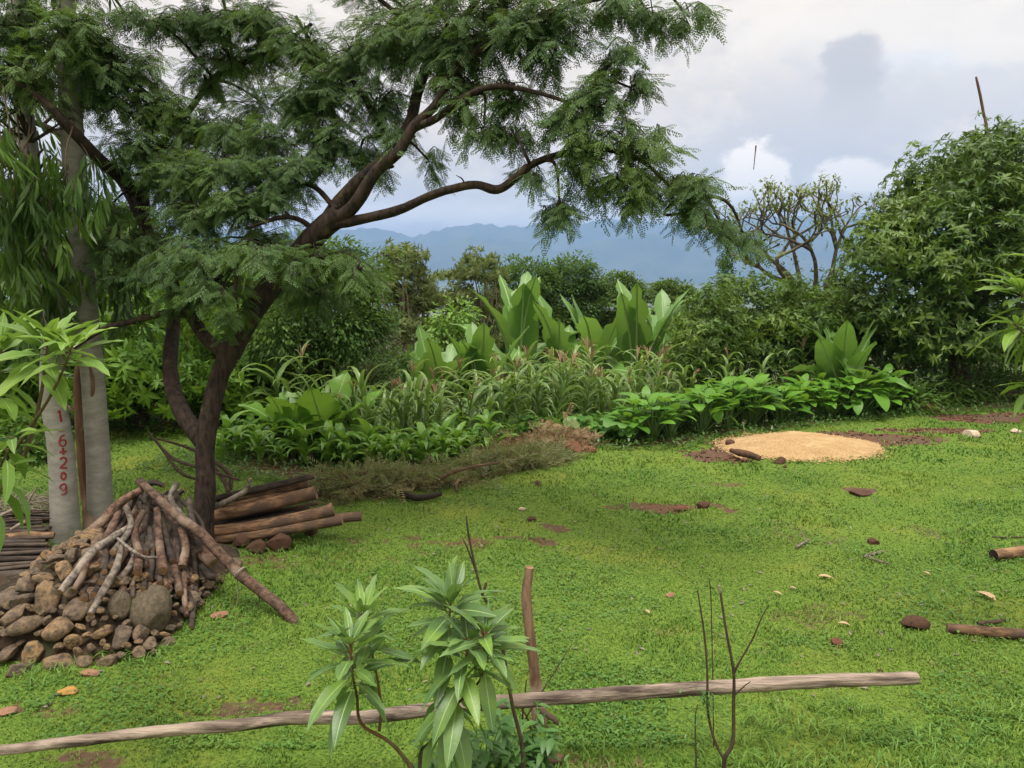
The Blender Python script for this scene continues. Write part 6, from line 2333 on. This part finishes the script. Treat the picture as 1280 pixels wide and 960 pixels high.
D2 = 3.3
twig_plant('bare forked dark twigs rising in front of the rail, right of the stake', [
    ([(905, 975, D2), (906, 948, D2), (916, 928, D2), (917, 880, D2), (917, 840, D2), (908, 790, D2), (900, 738, D2)], [.012, .010, .009, .008, .007, .006, .005]),
    ([(906, 952, D2), (893, 925, D2), (885, 890, D2), (884, 840, D2), (880, 790, D2), (872, 738, D2)], [.007, .006, .006, .005, .005, .003]),
    ([(917, 842, D2), (925, 826, D2 - .02), (940, 800, D2 - .04), (952, 772, D2 - .06), (961, 756, D2 - .07)], [.006, .005, .004, .003, .002]),
    ([(917, 870, D2), (930, 858, D2 - .02), (938, 852, D2 - .03)], [.004, .003, .002])], 1,
    leafy=[(882, 868, D2, 46, .022, .035), (885, 833, D2, 10, .015, .025), (880, 890, D2, 20, .03, .03)], tips=[([(900, 741, D2), (899, 732, D2)], [.0055, .0055])])
twig_plant('thin short stem with a spread of tiny leaves beside the forked twigs', [([(870, 985, D2), (870, 950, D2), (869, 900, D2), (872, 880, D2)], [.004, .004, .003, .002])], 2, leafy=[(868, 905, D2, 26, .06, .03), (890, 908, D2, 20, .05, .028)], name='leafy_shoot')
twig_plant('tiny upright twig seen above the forked twigs', [([(893, 975, 3.6), (891, 850, 3.6), (889, 755, 3.6), (888, 735, 3.6), (886, 722, 3.6)], [.003, .003, .003, .003, .002])], 5, name='bare_twig')
D3 = 2.95
twig_plant('dark slender shoot running up behind the sapling past its top', [
    ([(655, 985, D3), (652, 930, D3), (640, 880, D3), (628, 810, D3), (612, 760, D3), (602, 740, D3), (592, 700, D3), (585, 665, D3), (583, 645, D3)], [.010, .009, .008, .007, .006, .005, .005, .004, .003]),
    ([(596, 718, D3), (586, 690, D3), (578, 672, D3)], [.004, .003, .002]),
    ([(603, 742, D3), (606, 735, D3), (608, 728, D3)], [.006, .006, .005])], 3, leafy=[(655, 950, D3, 24, .05, .05)])
D4 = 3.5
twig_plant('thin brown shoots with a fine slanting twig just left of the stake', [
    ([(662, 990, D4), (655, 930, D4), (653, 900, D4), (656, 870, D4), (658, 850, D4)], [.006, .005, .005, .004, .003]),
    ([(653, 905, D4), (668, 880, D4), (690, 845, D4), (715, 805, D4)], [.004, .004, .003, .002]),
    ([(670, 985, D4), (668, 930, D4), (660, 900, D4), (652, 885, D4)], [.007, .006, .005, .004])], 4, leafy=[(665, 930, D4, 16, .04, .05)])


def make_left_plant():
    rng = np.random.default_rng(41)
    d = 3.2
    b = np.array([P(-60, 600, d)[0], d, 0.0])
    root = thing('leafy_shrub', 'bright broad-leaved shrub reaching in from the side in front of the painted eucalyptus', 'shrub', b)
    sb, lb = MB(), MB()
    W = lambda *a: [P(*p) - b for p in a]
    tube(sb, [np.array([0, 0, -.05]), *W((-50, 720, d), (-20, 640, d), (0, 600, d))], [.03, .026, .022, .02], 9, 5, .06, 0)
    shoot(sb, lb, W((0, 605, d), (30, 570, d), (50, 500, d), (57, 450, d), (60, 425, d)), .011, 22, .235, rng, (-.25, .95), .66)
    shoot(sb, lb, W((20, 560, d), (60, 500, d - .1), (82, 455, d - .15), (90, 430, d - .15)), .008, 16, .22, rng, (-.1, .8), .68)
    shoot(sb, lb, W((-20, 640, d), (-15, 560, d + .1), (-5, 480, d + .1), (0, 420, d + .1)), .010, 30, .25, rng, (-.4, .9), .5)
    shoot(sb, lb, W((-30, 620, d), (-5, 590, d - .1), (12, 560, d - .15), (18, 545, d - .15)), .007, 9, .18, rng, (-.7, .5), .5)
    shoot(sb, lb, W((-30, 680, d), (-10, 640, d - .1), (5, 600, d - .1), (8, 580, d - .1)), .007, 10, .20, rng, (-1.0, .3), .4)
    sb.build('stem', M['sapling_stem'], root)
    lb.build('leaves', [M['bright'], M['rib']], root)


make_left_plant()


def make_right_plant():
    rng = np.random.default_rng(43)
    d = 4.6
    b = np.array([P(1345, 600, d)[0], d, 0.0])
    root = thing('leafy_shrub', 'yellow-green leafy shrub leaning in at the right in front of the mango tree', 'shrub', b)
    sb, lb = MB(), MB()
    W = lambda *a: [P(*p) - b for p in a]
    tube(sb, [np.array([0, 0, -.05]), *W((1340, 640, d), (1325, 520, d), (1310, 460, d))], [.03, .028, .022, .018], 9, 5, .06, 0)
    shoot(sb, lb, W((1325, 520, d), (1310, 440, d), (1285, 385, d), (1272, 360, d)), .011, 30, .27, rng, (-.6, .8), .45)
    shoot(sb, lb, W((1315, 480, d), (1300, 440, d - .1), (1278, 415, d - .15), (1268, 405, d - .15)), .009, 16, .25, rng, (-.8, .5), .5)
    shoot(sb, lb, W((1330, 560, d), (1315, 520, d - .1), (1298, 490, d - .1), (1288, 478, d - .1)), .009, 9, .26, rng, (-.7, .2), .5)
    shoot(sb, lb, W((1325, 500, d), (1330, 420, d), (1320, 350, d), (1315, 320, d)), .009, 16, .27, rng, (-.4, .9), .5)
    sb.build('stem', M['sapling_stem'], root)
    lb.build('leaves', [M['bright'], M['rib']], root)


make_right_plant()
